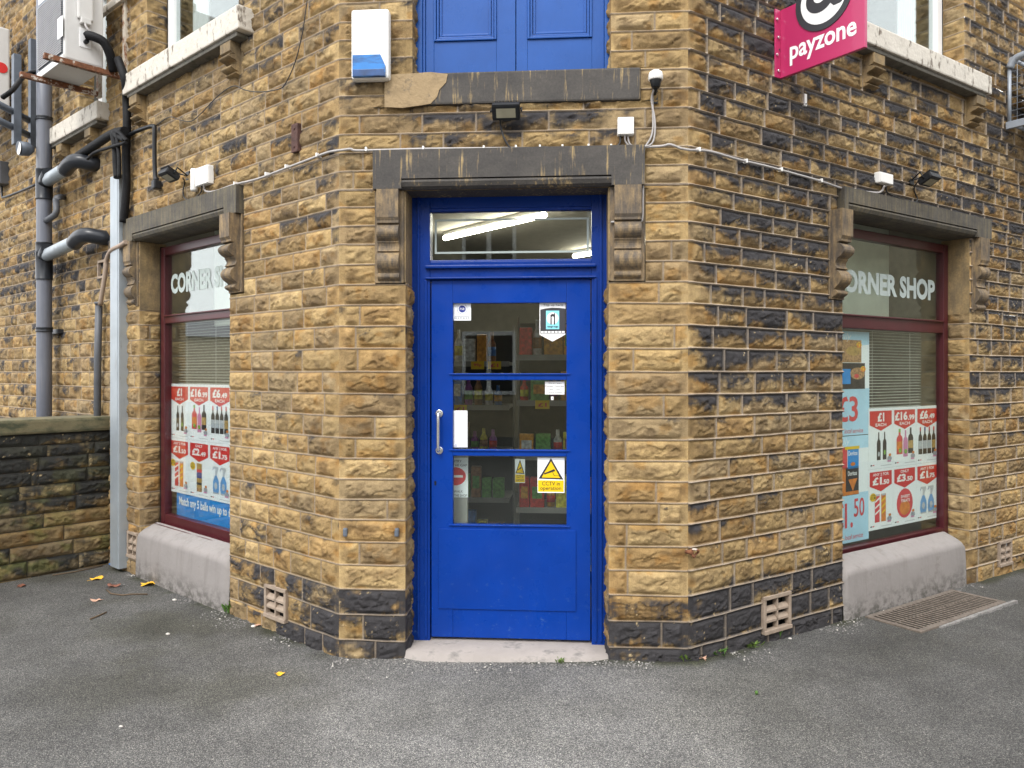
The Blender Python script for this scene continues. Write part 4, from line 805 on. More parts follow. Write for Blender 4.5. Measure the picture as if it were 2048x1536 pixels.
# alarm box
a = FF.A(704, 23, .05); b = FF.A(780, 160, .05); t_ = thing('alarm_box', FF.P((a[0] + b[0]) / 2, 0, b[1]), 'white wall alarm box with a blue lower light', 'alarm')
m = MB(FF); m.box(a[0], b[0], .012, .075, b[1], a[1], 0, .018); m.build('casing', 'white_plastic', t_)
l0 = FF.A(706, 112, .08); l1 = FF.A(771, 153, .08); m = MB(FF)
m.prism([(l0[0], l1[1]), (l1[0], l1[1]), (l1[0], l1[1] + .055), (l1[0] - .025, l0[1]), (l0[0], l0[1])], 1, .06, .092, 0); m.box(l0[0] + .003, l1[0] - .003, .09, .0935, l1[1] + .002, l1[1] + .036, 1, .001); m.build('light', ['blue_lens', 'lens_dark'], t_)
def floodlight(fr, s, off, z, wd_, ht, tilt, yaw, label, arm):
    t_ = thing('floodlight', fr.P(s, 0, z), label, 'floodlight', 'black floodlights on the shop walls')
    M = Matrix.Translation((s, off, z)) @ Matrix.Rotation(R(yaw), 4, 'Z') @ Matrix.Rotation(R(tilt), 4, 'X')
    m = MB(fr); m.box(-wd_ / 2, wd_ / 2, -.022, .02, -ht / 2, ht / 2, 0, .012, M)
    for k in range(9): x = -wd_ * .38 + wd_ * .095 * k; m.box(x - .002, x + .002, -.034, -.02, -ht * .4, ht * .52, 0, 0, M)
    m.build('housing', 'black_plastic', t_)
    m = MB(fr); m.box(-wd_ * .34, wd_ * .34, .0195, .0215, -ht * .30, ht * .24, 0, .0, M); m.build('lens', 'floodlens', t_)
    m = MB(fr)
    m.tube([M @ Vector((-wd_ / 2 - .006, 0, 0)), M @ Vector((-wd_ / 2 - .006, -.05, -.0)), Vector((s, .012, z + arm)), M @ Vector((wd_ / 2 + .006, -.05, 0)), M @ Vector((wd_ / 2 + .006, 0, 0))], .005, 0, 8)
    m.box(s - .025, s + .025, -.005, .016, z + arm - .03, z + arm + .03, 0, .004); m.build('bracket', 'black_plastic', t_); return t_
plain('floodlens', (.30, .28, .20), .25, var=.15)
a = FF.A(1012, 222, .09); floodlight(FF, a[0], .085, a[1], .146, .088, -38, 0, 'black floodlight on the chamfer centred above the blue door', -.0)
a = FL.A(338, 352, .14); floodlight(FL, a[0], .14, a[1] + .005, .13, .1, -62, 0, 'black floodlight beside the white sensor tube and box', .02)
a = FRr.A(1862, 360, .14); floodlight(FRr, a[0], .13, a[1] + .005, .13, .1, -62, 0, 'black floodlight on the wall above the window by the grate', .02)
def cable(name, mat, pts, r, label, group=None, seg=8, cat='cable'):
    m = MB(); m.tube(pts, r, 0, seg); return one(name, m, mat, label, cat, group)
# junction boxes
for fr, p0, p1, lab in ((FF, (1235, 235), (1268, 270), 'white junction box above the door lintel by the bend in the cable'), (FL, (394, 338), (419, 366), 'white junction box next to the slim white sensor tube'), (FRr, (1757, 343), (1783, 371), 'white junction box between the cable end and a floodlight')):
    a = fr.A(*p0, .04); b = fr.A(*p1, .04); m = MB(fr); u0, u1 = min(a[0], b[0]), max(a[0], b[0])
    m.box(u0, u1, .008, .05, b[1], a[1], 0, .006); m.box(u0 + .003, u1 - .003, .05, .054, b[1] + .003, a[1] - .003, 0, .003); one('junction_box', m, 'white_plastic', lab, 'junction box', 'white junction boxes', fr.P((u0 + u1) / 2, 0, b[1]))
a = FL.A(381, 340, .04); b = FL.A(393, 380, .04); m = MB(FL); um_ = (a[0] + b[0]) / 2; m.tube([(um_, .035, b[1]), (um_, .035, b[1] + .01), (um_, .035, a[1] - .01), (um_, .035, a[1])], [.02, .024, .024, .021], 0, 16); m.box(um_ - .01, um_ + .01, 0, .03, b[1] + .03, a[1] - .03); one('door_sensor', m, 'white_plastic', 'slim white sensor tube beside a junction box', 'sensor')
# photocell dome
a = FF.A(1312, 150, .09); t_ = thing('photocell', FF.P(a[0], 0, a[1] - .1), 'white domed photocell on a black stem above a cable', 'sensor'); u, z = a; v = .075
m = MB(FF); m.tube([(u, v, z - .022), (u, v, z - .018), (u, v, z + .004), (u, v, z + .018), (u, v, z + .028), (u, v, z + .031)], [.034, .037, .037, .033, .02, .004], 0, 20); m.build('dome', 'white_plastic', t_)
m = MB(FF); m.tube([(u, v, z - .06), (u, v, z - .055), (u, v, z - .024), (u, v, z - .022)], [.018, .022, .03, .03], 0, 16); m.tube([(u, v, z - .05), (u, .01, z - .07)], .012, 0, 10); m.box(u - .012, u + .018, 0, .016, z - .12, z - .05, 0, .003); m.build('stem', 'black_plastic', t_)
# the long grey cable and its clips
o_ = .026
pL = [FL.P(*p) for p in pxs(FL, [(408, 366, .045), (411, 382), (432, 382), (470, 369), (515, 358), (560, 341), (610, 322), (655, 305), (676, 301)], o_, 4)]
pF = [FF.P(*p) for p in pxs(FF, [(686, 300), (702, 298), (712, 301), (770, 300), (840, 298), (930, 297), (1010, 296.5), (1100, 296), (1180, 295), (1236, 294), (1290, 294), (1325, 292), (1340, 289), (1362, 297)], o_, 4)]
pR = [FRr.P(*p) for p in pxs(FRr, [(1380, 300), (1420, 303), (1480, 320), (1535, 333), (1590, 348), (1640, 362), (1690, 378), (1745, 385), (1762, 383), (1769, 371, .045)], o_, 4)]
cable('wall_cable', 'cable_grey', pL + pF + pR, .0068, 'long grey cable clipped across all three walls above the door')
m = MB()
for fr, pts in ((FL, ((472, 368), (535, 349), (575, 334), (637, 311))), (FF, ((733, 300), (847, 298), (968, 297), (1032, 296), (1080, 295.5), (1125, 295), (1177, 294), (1222, 294))), (FRr, ((1396, 300), (1490, 323), (1560, 340), (1640, 362), (1706, 381)))):
    for px, py in pts:
        a = fr.A(px, py, .02); m2 = MB(fr); m2.box(a[0] - .005, a[0] + .005, .0, .037, a[1] - .010, a[1] + .012, 0, .002); m.add([fr.P(*v_) for v_ in m2.v], m2.f)
        one('cable_clip', m2, 'white_plastic', 'small white clip holding the long grey cable to the stone', 'clip', 'clips along the grey cable', fr.P(a[0], 0, a[1]))
cable('black_lamp_cable', 'cable_black', [FF.P(*p) for p in pxs(FF, [(1000, 238, .05), (1002, 255), (1010, 280), (1024, 297), (1050, 297), (1090, 294), (1130, 298), (1180, 296), (1215, 297), (1238, 289), (1241, 271)], .03)], .005, 'black cable hanging from the lamp over the door')
cable('photocell_cable', 'cable_grey', [FF.P(*p) for p in pxs(FF, [(1310, 178, .06), (1305, 190), (1306, 230), (1306, 255), (1302, 275), (1293, 290), (1288, 300), (1287, 340), (1286, 380), (1285, 436), (1278, 442), (1250, 443), (1222, 444)], .022)], .0055, 'pale cable dropping from the photocell down the lintel edge')
cable('photocell_cable', 'cable_grey', [FF.P(*p) for p in pxs(FF, [(1308, 178, .06), (1303, 200), (1309, 235), (1310, 262), (1305, 285), (1290, 293), (1262, 290), (1255, 271)], .03)], .0048, 'pale looped cable from the photocell to the white box')
cable('loop_cable', 'cable_grey', [FF.P(*p) for p in pxs(FF, [(1250, 271, .04), (1251, 283), (1262, 293), (1290, 295)], .03)], .0045, 'short pale cable under the white box over the door')
cable('thin_black_wire', 'cable_black', [FL.P(*p) for p in pxs(FL, [(622, -60), (613, 10), (604, 70), (590, 125), (572, 165), (558, 178), (520, 184), (490, 180), (467, 172), (437, 191), (405, 224), (383, 242), (360, 240), (339, 234), (312, 251)], .032)], .0032, 'thin black wire drooping down the wall below the sill', seg=6)
cable('small_lamp_cable', 'cable_black', [FRr.P(*p) for p in pxs(FRr, [(1772, 372, .045), (1774, 384), (1790, 393), (1812, 400), (1828, 404), (1835, 398), (1828, 378), (1836, 362, .08)], .02)], .0042, 'black cable looping below a floodlight to the junction box')
cable('small_lamp_cable', 'cable_black', [FL.P(*p) for p in pxs(FL, [(403, 366, .045), (402, 384), (388, 396), (372, 398), (366, 385), (369, 365), (366, 356, .08)], .02)], .0042, 'black cable looping below the floodlight and sensor tube')
# iron strap, ring and white plug
a = FL.A(586, 250, .02); b = FL.A(597, 303, .02); m = MB(FL); m.box(min(a[0], b[0]) - .004, max(a[0], b[0]) + .004, 0, .03, b[1], a[1], 0, .004); m.tube([((a[0] + b[0]) / 2, .03, a[1] - .03), ((a[0] + b[0]) / 2, .035, a[1] - .03)], .007, 0, 8); m.tube([((a[0] + b[0]) / 2, .03, b[1] + .03), ((a[0] + b[0]) / 2, .035, b[1] + .03)], .007, 0, 8); one('iron_strap', m, 'rust_dark', 'short rusty iron strap fixed upright on the sandstone', 'bracket')
a = FRr.A(1386, 1107, .03); m = MB(FRr); m.tube([(a[0] + .024 * math.cos(k * .45) + .01, .03 + .012 * math.sin(k * .9), a[1] + .02 * math.sin(k * .45)) for k in range(15)], .006, 0, 8); m.tube([(a[0] - .02, 0, a[1] + .008), (a[0] - .015, .04, a[1] + .008)], .011, 0, 8); one('iron_ring', m, 'rust', 'rusty iron ring bolted low on the stone', 'ring')
a = FRr.A(1611, 188, .015); b = FRr.A(1607, 211, .015); m = MB(FRr); m.box(a[0] - .012, a[0] + .012, .0, .018, b[1], a[1], 0, .003); m.tube([(a[0], .018, b[1] + .012), (a[0], .02, b[1] + .012)], .005, 1, 8); one('fixing_plate', m, ['white_plastic', 'black_plastic'], 'small white fixing plate below the pink sign', 'plate')
for px in (690, 793):
    a = FF.A(px, 1065, .02); m = MB(FF); m.box(a[0] - .012, a[0] + .012, 0, .025, a[1] - .023, a[1] + .023, 0, .008); one('rust_stub', m, 'steel_grey', 'sawn iron stub in the stone %s' % ('nearest the wall corner' if px < 700 else 'nearest the door jamb'), 'stub', 'iron stubs low on the chamfer')
# ------------------------------------------------------------------ projecting sign
su = FRr.A(1557, 90, 0)[0]; sg = thing('projecting_sign', FRr.P(su, 0, 1.67), 'magenta projecting sign with white lettering and round black and white emblem', 'sign')
FS = Fr(FRr.c + FRr.d * su, FRr.n, -FRr.d)             # u outward from the wall, v towards the camera's side
m = MB(FS); m.box(.02, .532, -.012, .012, 1.672, 2.058, 0, .003); m.build('panel', 'magenta', sg)
m = MB(FS); m.box(.012, .020, -.012, .055, 1.672, 2.058, 0, .002); m.build('flange', 'magenta', sg)
for k, z in enumerate((1.71, 1.80, 1.90, 2.0)):
    m = MB(FS); m.tube([(.02, .03 + .012 * (k % 2), z), (.028, .03 + .012 * (k % 2), z)], .008, 0, 10); m.build('bolt', 'chrome', sg)
m = MB(FS); m.text('payzone', .085, .488, 1.72, 1.826, .0135, 0, .022); m.build('lettering', 'white_print', sg)
m = MB(FS); n_ = 48
m.prism([(.297 + .172 * math.cos(k * 2 * math.pi / n_), 2.02 + .172 * math.sin(k * 2 * math.pi / n_)) for k in range(n_)], 1, -.017, .017, 0); m.disc(.297, 2.02, .138, .018, 1, n_)
m.disc(.277, 2.025, .078, .019, 0, 36, .085); m.disc(.277, 2.035, .036, .020, 1, 30, .038); m.prism([(.335, 2.1), (.372, 2.1), (.372, 1.985), (.40, 1.975), (.42, 1.99), (.425, 1.97), (.40, 1.952), (.36, 1.952), (.335, 1.98)], 1, .0185, .0195, 0); m.build('emblem', ['charcoal', 'white_print'], sg)
# ------------------------------------------------------------------ pipes, trunking and cables of the long wall
dp = thing('drainpipe', FL.P(4.2, .12, -1.5), 'tall grey plastic drainpipe with black collars and two slanting branches', 'pipe')
ua = FL.A(88.5, 500, .13)[0]; m = MB(FL); m.tube([(ua, .13, z) for z in (-1.6, 0, 2, 4.2)], .061, 0, 24); m.build('pipe', 'pipe_grey', dp)
for y0, y1, rr in ((235, 242, .064), (340, 400, .067), (486, 505, .066), (505, 560, .067), (655, 664, .066)):
    z1, z0 = FL.A(88, y0, .13)[1], FL.A(88, y1, .13)[1]; m = MB(FL); m.tube([(ua, .13, z) for z in (z0, z0 + .008, z1 - .008, z1)], [rr + .005, rr, rr, rr + .005], 0, 24); m.build('collar', 'pipe_dark', dp)
for (px, py), (ex, ey), (wx, wy) in (((92, 362), (132, 338), (181, 333)), ((90, 512), (150, 484), (207, 480))):
    s0_ = FL.A(px, py, .13); s1_ = FL.A(ex, ey, .15); s2_ = FL.A(wx, wy, .0); m = MB(FL)
    m.tube([(s0_[0], .13, s0_[1]), (s1_[0], .15, s1_[1])], .053, 0, 20); m.build('branch', 'galv', dp)
    m = MB(FL); m.tube(curve([(s1_[0] + .02, .15, s1_[1] - .006), (s1_[0] - .10, .15, s1_[1] + .025), (s1_[0] - .2, .13, s1_[1] + .035), (s1_[0] - .26, .05, s1_[1] + .02), (s1_[0] - .27, -.02, s1_[1] + .02)], 5), .060, 0, 20); m.build('elbow', 'pipe_dark', dp)
    m = MB(FL); m.tube([(s0_[0] + .02, .13, s0_[1] - .01), (s0_[0] - .12, .135, s0_[1] + .04)], .062, 0, 20); m.build('socket', 'pipe_dark', dp)
a = FL.A(100, 664, .05); m = MB(FL); m.box(a[0] - .2, a[0] + .05, .0, .05, a[1] - .02, a[1] + .02, 0, .004); m.build('bracket', 'pipe_dark', dp)
m = MB(FL); m.tube([FL.A(p, q_, o)[0:1] + (o,) + FL.A(p, q_, o)[1:2] for p, q_, o in ((90, 443, .13), (100, 437, .13), (110, 430, .11), (113, 422, .1), (112, 400, .09), (113, 396, .085), (120, 394, .07), (132, 394, .0))], .026, 0, 12); one('overflow_pipe', m, 'pipe_slate', 'short cranked grey overflow pipe joining the tall drainpipe', 'pipe')
m = MB(FL); a = FL.A(198, 604, .06); b = FL.A(193, 820, .06); m.tube([(a[0], .06, a[1]), ((a[0] + b[0]) / 2, .06, (a[1] + b[1]) / 2), (b[0], .06, b[1] - 1)], .027, 0, 14); m.tube([(a[0], .06, a[1] - .02), (a[0], .06, a[1])], .033, 0, 14); one('waste_pipe', m, 'pipe_slate', 'slim slate grey pipe rising behind the low wall', 'pipe')
cable('beige_hose', 'hose_beige', [FL.P(*p) for p in pxs(FL, [(200, 610), (207, 570), (211, 540), (213, 520), (222, 502), (240, 492), (252, 484)], .07)], .018, 'beige hose bending from the slim pipe to the trunking', cat='hose')
a = FL.A(197, 522, .02); b = FL.A(213, 555, .02); m = MB(FL); u0, u1 = min(a[0], b[0]), max(a[0], b[0])
m.box(u0, u1, 0, .03, a[1] - .02, a[1], 0, .003); m.box(u0, u1, 0, .03, b[1], b[1] + .02, 0, .003); m.box(u0, u0 + .018, 0, .03, b[1] + .02, a[1] - .02, 0); m.box(u1 - .018, u1, 0, .03, b[1] + .02, a[1] - .02, 0); m.box(u0, u1, 0, .008, b[1] + .01, a[1] - .01, 1); one('wall_vent', m, ['clay', 'void'], 'small beige vent frame beside the bent hose', 'vent')
a = FL.A(236, 350, .06); m = MB(FL); u0, u1 = FL.A(245.5, 600, .045)[0], FL.A(228, 600, .045)[0]; m.box(u0, u1, -.0, .075, -1.5, FL.A(236, 350, .06)[1], 0, .005); m.box(u0 + .02, u0 + .028, .075, .0775, -1.5, FL.A(236, 350, .06)[1], 0, .001)
one('cable_trunking', m, 'galv', 'tall pale grey metal trunking standing at the end of the low wall', 'trunking')
plain('black_wrap', (.009, .009, .010), .6, var=.4, scale=30, bmp=.3, spec=.2)
cable('black_pipe_bundle', 'black_wrap', [FL.P(*p) for p in pxs(FL, [(236, 118, .12), (250, 160, .1), (253, 200), (254, 240), (253, 280), (252, 320), (253, 360), (251, 400), (247, 445)], .055)], .030, 'thick black wrapped pipe running down beside the sill end', seg=12, cat='pipe')
for k, (pts, r_) in enumerate(((((250, 262), (225, 268), (190, 290), (160, 310), (140, 325)), .034), (((252, 280), (235, 272), (228, 268), (231, 300), (232, 330), (234, 356)), .024), (((254, 282), (240, 266), (234, 268), (238, 310), (239, 356)), .014), (((252, 285), (215, 296), (190, 305), (175, 318)), .012))):
    cable('lagged_cable', 'black_wrap', [FL.P(*p) for p in pxs(FL, pts, .09 + .015 * k)], r_, ('thick black lagged pipe slanting to the drainpipe branch', 'black cable dropping into the grey trunking', 'thin black cable alongside another into the trunking', 'thin black cable under the slanting lagged pipe')[k], 'black pipes and cables by the drainpipe', 10)
cable('black_conduit', 'black_plastic', [FL.P(*p) for p in pxs(FL, [(258, 271), (272, 263), (296, 254), (306, 252), (309, 256), (309, 285), (309, 315), (310, 345), (312, 362)], .05, 4)], .015, 'black conduit bent over the stone down to a plug', 'black pipes and cables by the drainpipe', 10, 'conduit')
a = FL.A(312, 369, .05); m = MB(FL); m.box(a[0] - .028, a[0] + .028, .02, .075, a[1] - .035, a[1] + .028, 0, .01); m.tube([(a[0], .05, a[1] + .02), (a[0], .05, a[1] + .05)], .02, 0, 10); one('conduit_plug', m, 'black_plastic', 'black plug box at the lower end of the conduit', 'plug')
# air conditioner on its rusty frame
ac = thing('air_conditioner', FL.P(3.04, .3, 2.28), 'white air conditioner with grey louvres resting on rusty brackets', 'air conditioner', 'air conditioners on the wall')
A0, A1, B0, B1, Z0_ = 2.76, 3.34, .16, .43, 2.285
m = MB(FL); m.box(A0, A1, B0, B1, Z0_ + .02, 3.0, 0, .012); m.build('casing', 'ac_white', ac)
m = MB(FL); m.box(A0 + .004, A1 - .004, B0 + .006, B1 + .008, Z0_, Z0_ + .05, 0, .004); m.build('base_tray', 'ac_white', ac)
m = MB(FL); z = Z0_ + .075
m.box(A0 + .03, A1 - .025, B1, B1 + .003, Z0_ + .06, 2.86, 1)
while z < 2.84: m.prism([(B1 + .003, z), (B1 + .014, z - .006), (B1 + .014, z + .003)], 0, A0 + .03, A1 - .025, 0); z += .016
m.build('louvres', ['ac_grille', 'steel_grey'], ac)
m = MB(FL); a = FL.A(118, 58, B1 + .016); m.box(a[0] - .07, a[0] + .03, B1 + .013, B1 + .0165, a[1] - .07, a[1] + .08); m.build('label_plate', 'white_print', ac)
m = MB(FL); m.box(A0 - .03, A0, B0 + .08, B0 + .19, 2.62, 2.86, 0, .012); m.box(A0 - .045, A0, B0 + .1, B0 + .17, 2.585, 2.63, 0, .006); m.build('terminal_cover', 'ac_white', ac)
m = MB(FL); m.box(A0 - .006, A0, B0 + .09, B0 + .17, 2.42, 2.56, 0, .003); m.tube([(A0 - .04, B0 + .13, 2.52), (A0, B0 + .13, 2.52)], .016, 1, 10); m.tube([(A0 - .04, B0 + .13, 2.46), (A0, B0 + .13, 2.46)], .016, 1, 10); m.build('valve', ['upvc', 'black_plastic'], ac)
cable('refrigerant_pipe', 'black_wrap', [FL.P(*p) for p in curve([(A0 - .045, B0 + .13, 2.5), (A0 - .08, .26, 2.49), (A0 - .11, .2, 2.46), (A0 - .10, .15, 2.38), (A0 - .06, .11, 2.28)])], .034, 'black lagged pipe from the air conditioner valve into the wrapped pipe', 'black pipes and cables by the drainpipe', 10, 'pipe')
cable('power_lead', 'cable_grey', [FL.P(*p) for p in curve([(A0 - .03, B0 + .14, 2.6), (A0 - .05, B0 + .14, 2.56), (A0 - .07, .26, 2.5), (A0 - .1, .2, 2.44), (A0 - .12, .14, 2.36)])], .009, 'pale power lead curving out of the air conditioner cover')
br = thing('wall_bracket', FL.P(2.95, .02, 2.2), 'white painted rusting steel frame under the air conditioner', 'bracket')
for u in (2.72, 3.24):
    m = MB(FL); m.box(u - .02, u + .02, .03, .58, Z0_ - .042, Z0_ - .002, 0, .004); m.build('arm', 'rust', br)
    m = MB(FL); m.box(u - .025, u + .025, .0, .03, Z0_ - .05, 2.86, 0, .004); m.build('upright', 'cream_rust', br)
m = MB(FL); m.box(2.45, 3.4, .03, .06, 2.84, 2.9, 0, .004); m.build('rail', 'sill_paint', br)
# second unit at the edge of the picture on a grey frame
a2 = FL.A(20, 215, .15); ac2 = thing('air_conditioner', FL.P(a2[0] + .3, .35, a2[1]), 'part of a white air conditioner with a red badge behind the drainpipe', 'air conditioner', 'air conditioners on the wall')
m = MB(FL); m.box(a2[0], a2[0] + .8, .15, .45, a2[1], a2[1] + .75, 0, .015); m.build('casing', 'ac_white', ac2)
m = MB(FL); m.tube([(a2[0], .22, a2[1] + .36), (a2[0] - .006, .22, a2[1] + .36)], .05, 0, 20); m.build('badge', 'red_print', ac2)
cable('lead_cable', 'black_wrap', [FL.P(*p) for p in pxs(FL, [(5, 195, .5), (25, 180, .45), (45, 155, .3), (62, 146, .2), (80, 142, .14)], .3)], .02, 'black cables sagging between the far air conditioner and the drainpipe', 'black pipes and cables by the drainpipe', 10)
f2 = thing('steel_stand', FL.P(4.4, .1, 1.9), 'grey steel wall stand carrying the far air conditioner', 'bracket')
for px, y0, y1, o in ((66, 80, 295, .12), (33, 110, 290, .3)):
    a, b = FL.A(px, y0, o), FL.A(px, y1, o); m = MB(FL); m.box(a[0] - .035, a[0] + .035, o - .03, o + .03, b[1], a[1], 0, .004); m.build('upright', 'steel_grey', f2)
for y0, y1 in ((238, 262), (268, 282)):
    a, b = FL.A(64, y0 + 6, .12), FL.A(-10, y0 - 4, .5); m = MB(FL); m.tube([(a[0], .12, a[1]), (b[0], .5, a[1])], .03, 0, 4); m.build('beam', 'steel_grey', f2)
a = FL.A(41, 297, .3); fl = thing('spotlight', FL.P(a[0], .2, a[1]), 'small round spotlight hanging under the grey steel stand', 'spotlight'); m = MB(FL)
m.tube([(a[0] + .02, .2, a[1] + .02), (a[0] + .01, .24, a[1] + .01), (a[0], .31, a[1])], [.03, .06, .062], 0, 20); m.build('housing', 'steel_grey', fl); m = MB(FL); m.tube([(a[0], .311, a[1] - .001), (a[0], .314, a[1] - .001)], .055, 0, 20); m.build('lens', 'white_plastic', fl)
a = FL.A(3, 345, .05); m = MB(FL); m.box(a[0] - .09, a[0] + .15, 0, .09, a[1] - .13, a[1] + .1, 0, .01); one('meter_box', m, 'pipe_slate', 'slate grey wall box at the far end of the building', 'box')
cable('wall_conduit', 'cable_black', [FL.P(*p) for p in pxs(FL, [(3, 370), (4, 392), (10, 394), (40, 383), (72, 369)], .04)], .012, 'black cable leading from the grey wall box to the drainpipe', 'black pipes and cables by the drainpipe')
# ------------------------------------------------------------------ steel cage on the other wall
s5 = FRr.A(2016, 200, .03)[0]; cg = thing('steel_cage', FRr.P(s5 + .3, .2, 1.85), 'pale grey tube and mesh cage fixed high on the wall', 'cage')
zb_, zt_ = 1.90, 2.40; m = MB(FRr)
for u in (s5, s5 + .8):
    m.tube(curve([(u, .04, zt_ - .07), (u, .07, zt_ - .02), (u, .13, zt_), (u, .35, zt_), (u, .6, zt_)], 4), .028, 0, 10); m.tube([(u, .04, zb_), (u, .04, zt_ - .06)], .014, 0, 8); m.box(u - .015, u + .015, .02, .6, zb_ - .035, zb_ + .02, 0, .003); m.tube([(u, .58, zb_), (u, .58, zt_)], .014, 0, 8)
for v in (.05, .58):
    for z in (zb_, zt_): m.tube([(s5, v, z), (s5 + .8, v, z)], .014, 0, 8)
m.build('frame', 'cage_grey', cg); m = MB(FRr)
for k in range(1, 10): v = .04 + .054 * k; m.tube([(s5, v, zb_), (s5, v, zt_)], .0022, 0, 5); z = zb_ + (zt_ - zb_) * k / 10; m.tube([(s5, .04, z), (s5, .58, z)], .0022, 0, 5)
m.build('mesh', 'cage_grey', cg)
m = MB(FRr); m.box(s5 + .1, s5 + .7, .1, .4, zb_ + .02, zb_ + .4, 0, .01); one('extractor_unit', m, 'ac_white', 'white box unit inside the tube and mesh cage', 'unit')
# ------------------------------------------------------------------ cellar grate
g0 = FRr.A(1728, 1226, .045)[0]; g1 = FRr.A(1902, 1180, .045)[0]; zg = GZ - .006; gr = thing('cellar_grate', FRr.P((g0 + g1) / 2, .2, zg), 'rusty slatted iron grate let into the pavement below a window', 'grate')
v0, v1 = .05, .40; m = MB(FRr); sl_ = .0
zf = lambda u: zg + .012
m.box(g0, g1, v0, v0 + .03, zg - .04, zg + .014, 0, .003); m.box(g0, g1, v1 - .035, v1, zg - .04, zg + .014, 0, .003); m.box(g0, g0 + .02, v0 + .03, v1 - .035, zg - .04, zg + .014, 0, .003); m.box(g1 - .02, g1, v0 + .03, v1 - .035, zg - .04, zg + .014, 0, .003); m.box(g0 + .02, g1 - .02, v0 + .165, v0 + .172, zg - .03, zg + .010, 0)
m.build('frame', 'grate_iron', gr); m = MB(FRr); n_ = 26
for k in range(n_): u = g0 + .03 + (g1 - g0 - .06) * k / (n_ - 1); m.box(u - .008, u + .008, v0 + .031, v1 - .036, zg + .009, zg + .014, 0, .0015)
m.build('bars', 'grate_iron', gr); m = MB(FRr); m.box(g0 + .02, g1 - .02, v0 + .03, v1 - .03, zg + .0035, zg + .0045); m.build('pit_dark_sheet', 'void', gr)  # thin black sheet: darkness below the bars is put into its colour
m = MB(FRr); nn = 40; pr = [(g0 + .2 + (g1 - g0 - .1) * k / nn, v1 + .002) for k in range(nn + 1)] + [(g1 + .1 - (g1 - g0 - .1) * k / nn, v1 + .016 + .018 * float(vn(np.array(k * .6), np.array(.2), 3))) for k in range(nn + 1)]
m.prism(pr, 2, zg - .02, zg + .010, 0); tag(m.build('mortar_bed', 'mortar_grit'), None, None, None, 'structure')
# ------------------------------------------------------------------ leaves, twigs, weeds, litter
def leaf(px, py, size, mat, label, seed, lobes=5, name='fallen_leaf', cat='leaf'):
    x, y, z = G(px, py); r_ = random.Random(seed); n = 40; a0 = r_.uniform(0, 6); m = MB(); vs = [(x, y, z + size * .22)]
    for k in range(n):
        t = 2 * math.pi * k / n; rad = 1.4 * size * (.5 + .32 * abs(math.cos(lobes * t / 2)) ** .7 + .10 * r_.random()) * (.75 + .25 * math.cos(t))
        cx_, cy_ = rad * math.cos(t + a0), rad * math.sin(t + a0) * .8; vs.append((x + cx_, y + cy_, z + .004 + size * .34 * (abs(math.sin(t * 1.5 + seed)) ** 2) * rad / size))
    m.add(vs, [[0, 1 + k, 1 + (k + 1) % n] for k in range(n)], 0); m.tube([(x - math.cos(a0) * size * .3, y - math.sin(a0) * size * .3, z + .006), (x - math.cos(a0) * size * 1.0, y - math.sin(a0) * size, z + .004)], .0015, 0, 5); one(name, m, mat, label, cat, 'leaves fallen on the pavement', (x, y, z))
leaf(189, 1160, .05, 'leaf_yellow', 'yellow leaf on the pavement nearer the low wall', 1); leaf(293, 1170, .058, 'leaf_yellow', 'yellow leaf lying towards the pale window riser', 2); leaf(226, 1174, .05, 'leaf_brown', 'curled brown leaf lying between two yellow leaves', 3)
leaf(41, 1174, .035, 'leaf_brown', 'dark red brown leaf close to the low wall', 4); leaf(195, 1202, .036, 'leaf_pink', 'pale pinkish dry leaf flat on the asphalt', 5, 2); leaf(560, 1349, .03, 'leaf_yellow', 'small faded yellow leaf out on the open asphalt', 6); leaf(1405, 1318, .03, 'leaf_pink', 'small orange brown leaf among the weeds at the wall foot', 7); leaf(515, 1252, .03, 'leaf_pink', 'orange brown leaf scrap under the air brick', 8)
for pts, lab in ((((180, 1240), (200, 1232), (213, 1226)), 'short thick brown twig on the asphalt'), (((213, 1181), (222, 1189), (245, 1192), (262, 1190), (295, 1190)), 'long bent twig below the curled brown leaf'), (((105, 1152), (150, 1145), (205, 1133)), 'straight dark stick along the foot of the low wall')):
    m = MB(); m.tube([(G(*p)[0], G(*p)[1], G(*p)[2] + .006) for p in pts], .005, 0, 6); one('twig', m, 'twig', lab, 'twig', 'twigs on the pavement')
def stone(px, py, r_, mat, label, seed, name='pebble'):
    x, y, z = G(px, py); m = MB(); rr = random.Random(seed); m.add([(x + q_.x * r_ * 1.5, y + q_.y * r_ * (.8 + .4 * rr.random()), z + r_ * .4 + q_.z * r_ * .7) for q_ in iv], jf, 0, True); one(name, m, mat, label, 'pebble' if name == 'pebble' else 'litter', 'bits lying on the pavement', (x, y, z))
stone(1659, 1238, .018, 'pebble', 'pale pebble at the wall foot near the grate', 1); stone(349, 1201, .012, 'pebble', 'white pebble out from the pale riser', 2); stone(336, 1269, .010, 'pebble', 'white chip alone on the open asphalt', 3); stone(300, 1143, .012, 'pebble', 'white chip close to the pale riser', 4); stone(507, 1254, .012, 'pebble', 'white chip right under the wall foot by the vent', 5)
stone(424, 1189, .010, 'pebble', 'white chip by the riser corner', 6); stone(222, 1129, .014, 'litter_blue', 'blue scrap of litter at the foot of the trunking', 7, 'litter'); stone(1580, 1278, .008, 'pebble', 'small white chip beside the green weed', 8); stone(242, 1454, .007, 'pebble', 'small pale chip on the nearest asphalt', 9)
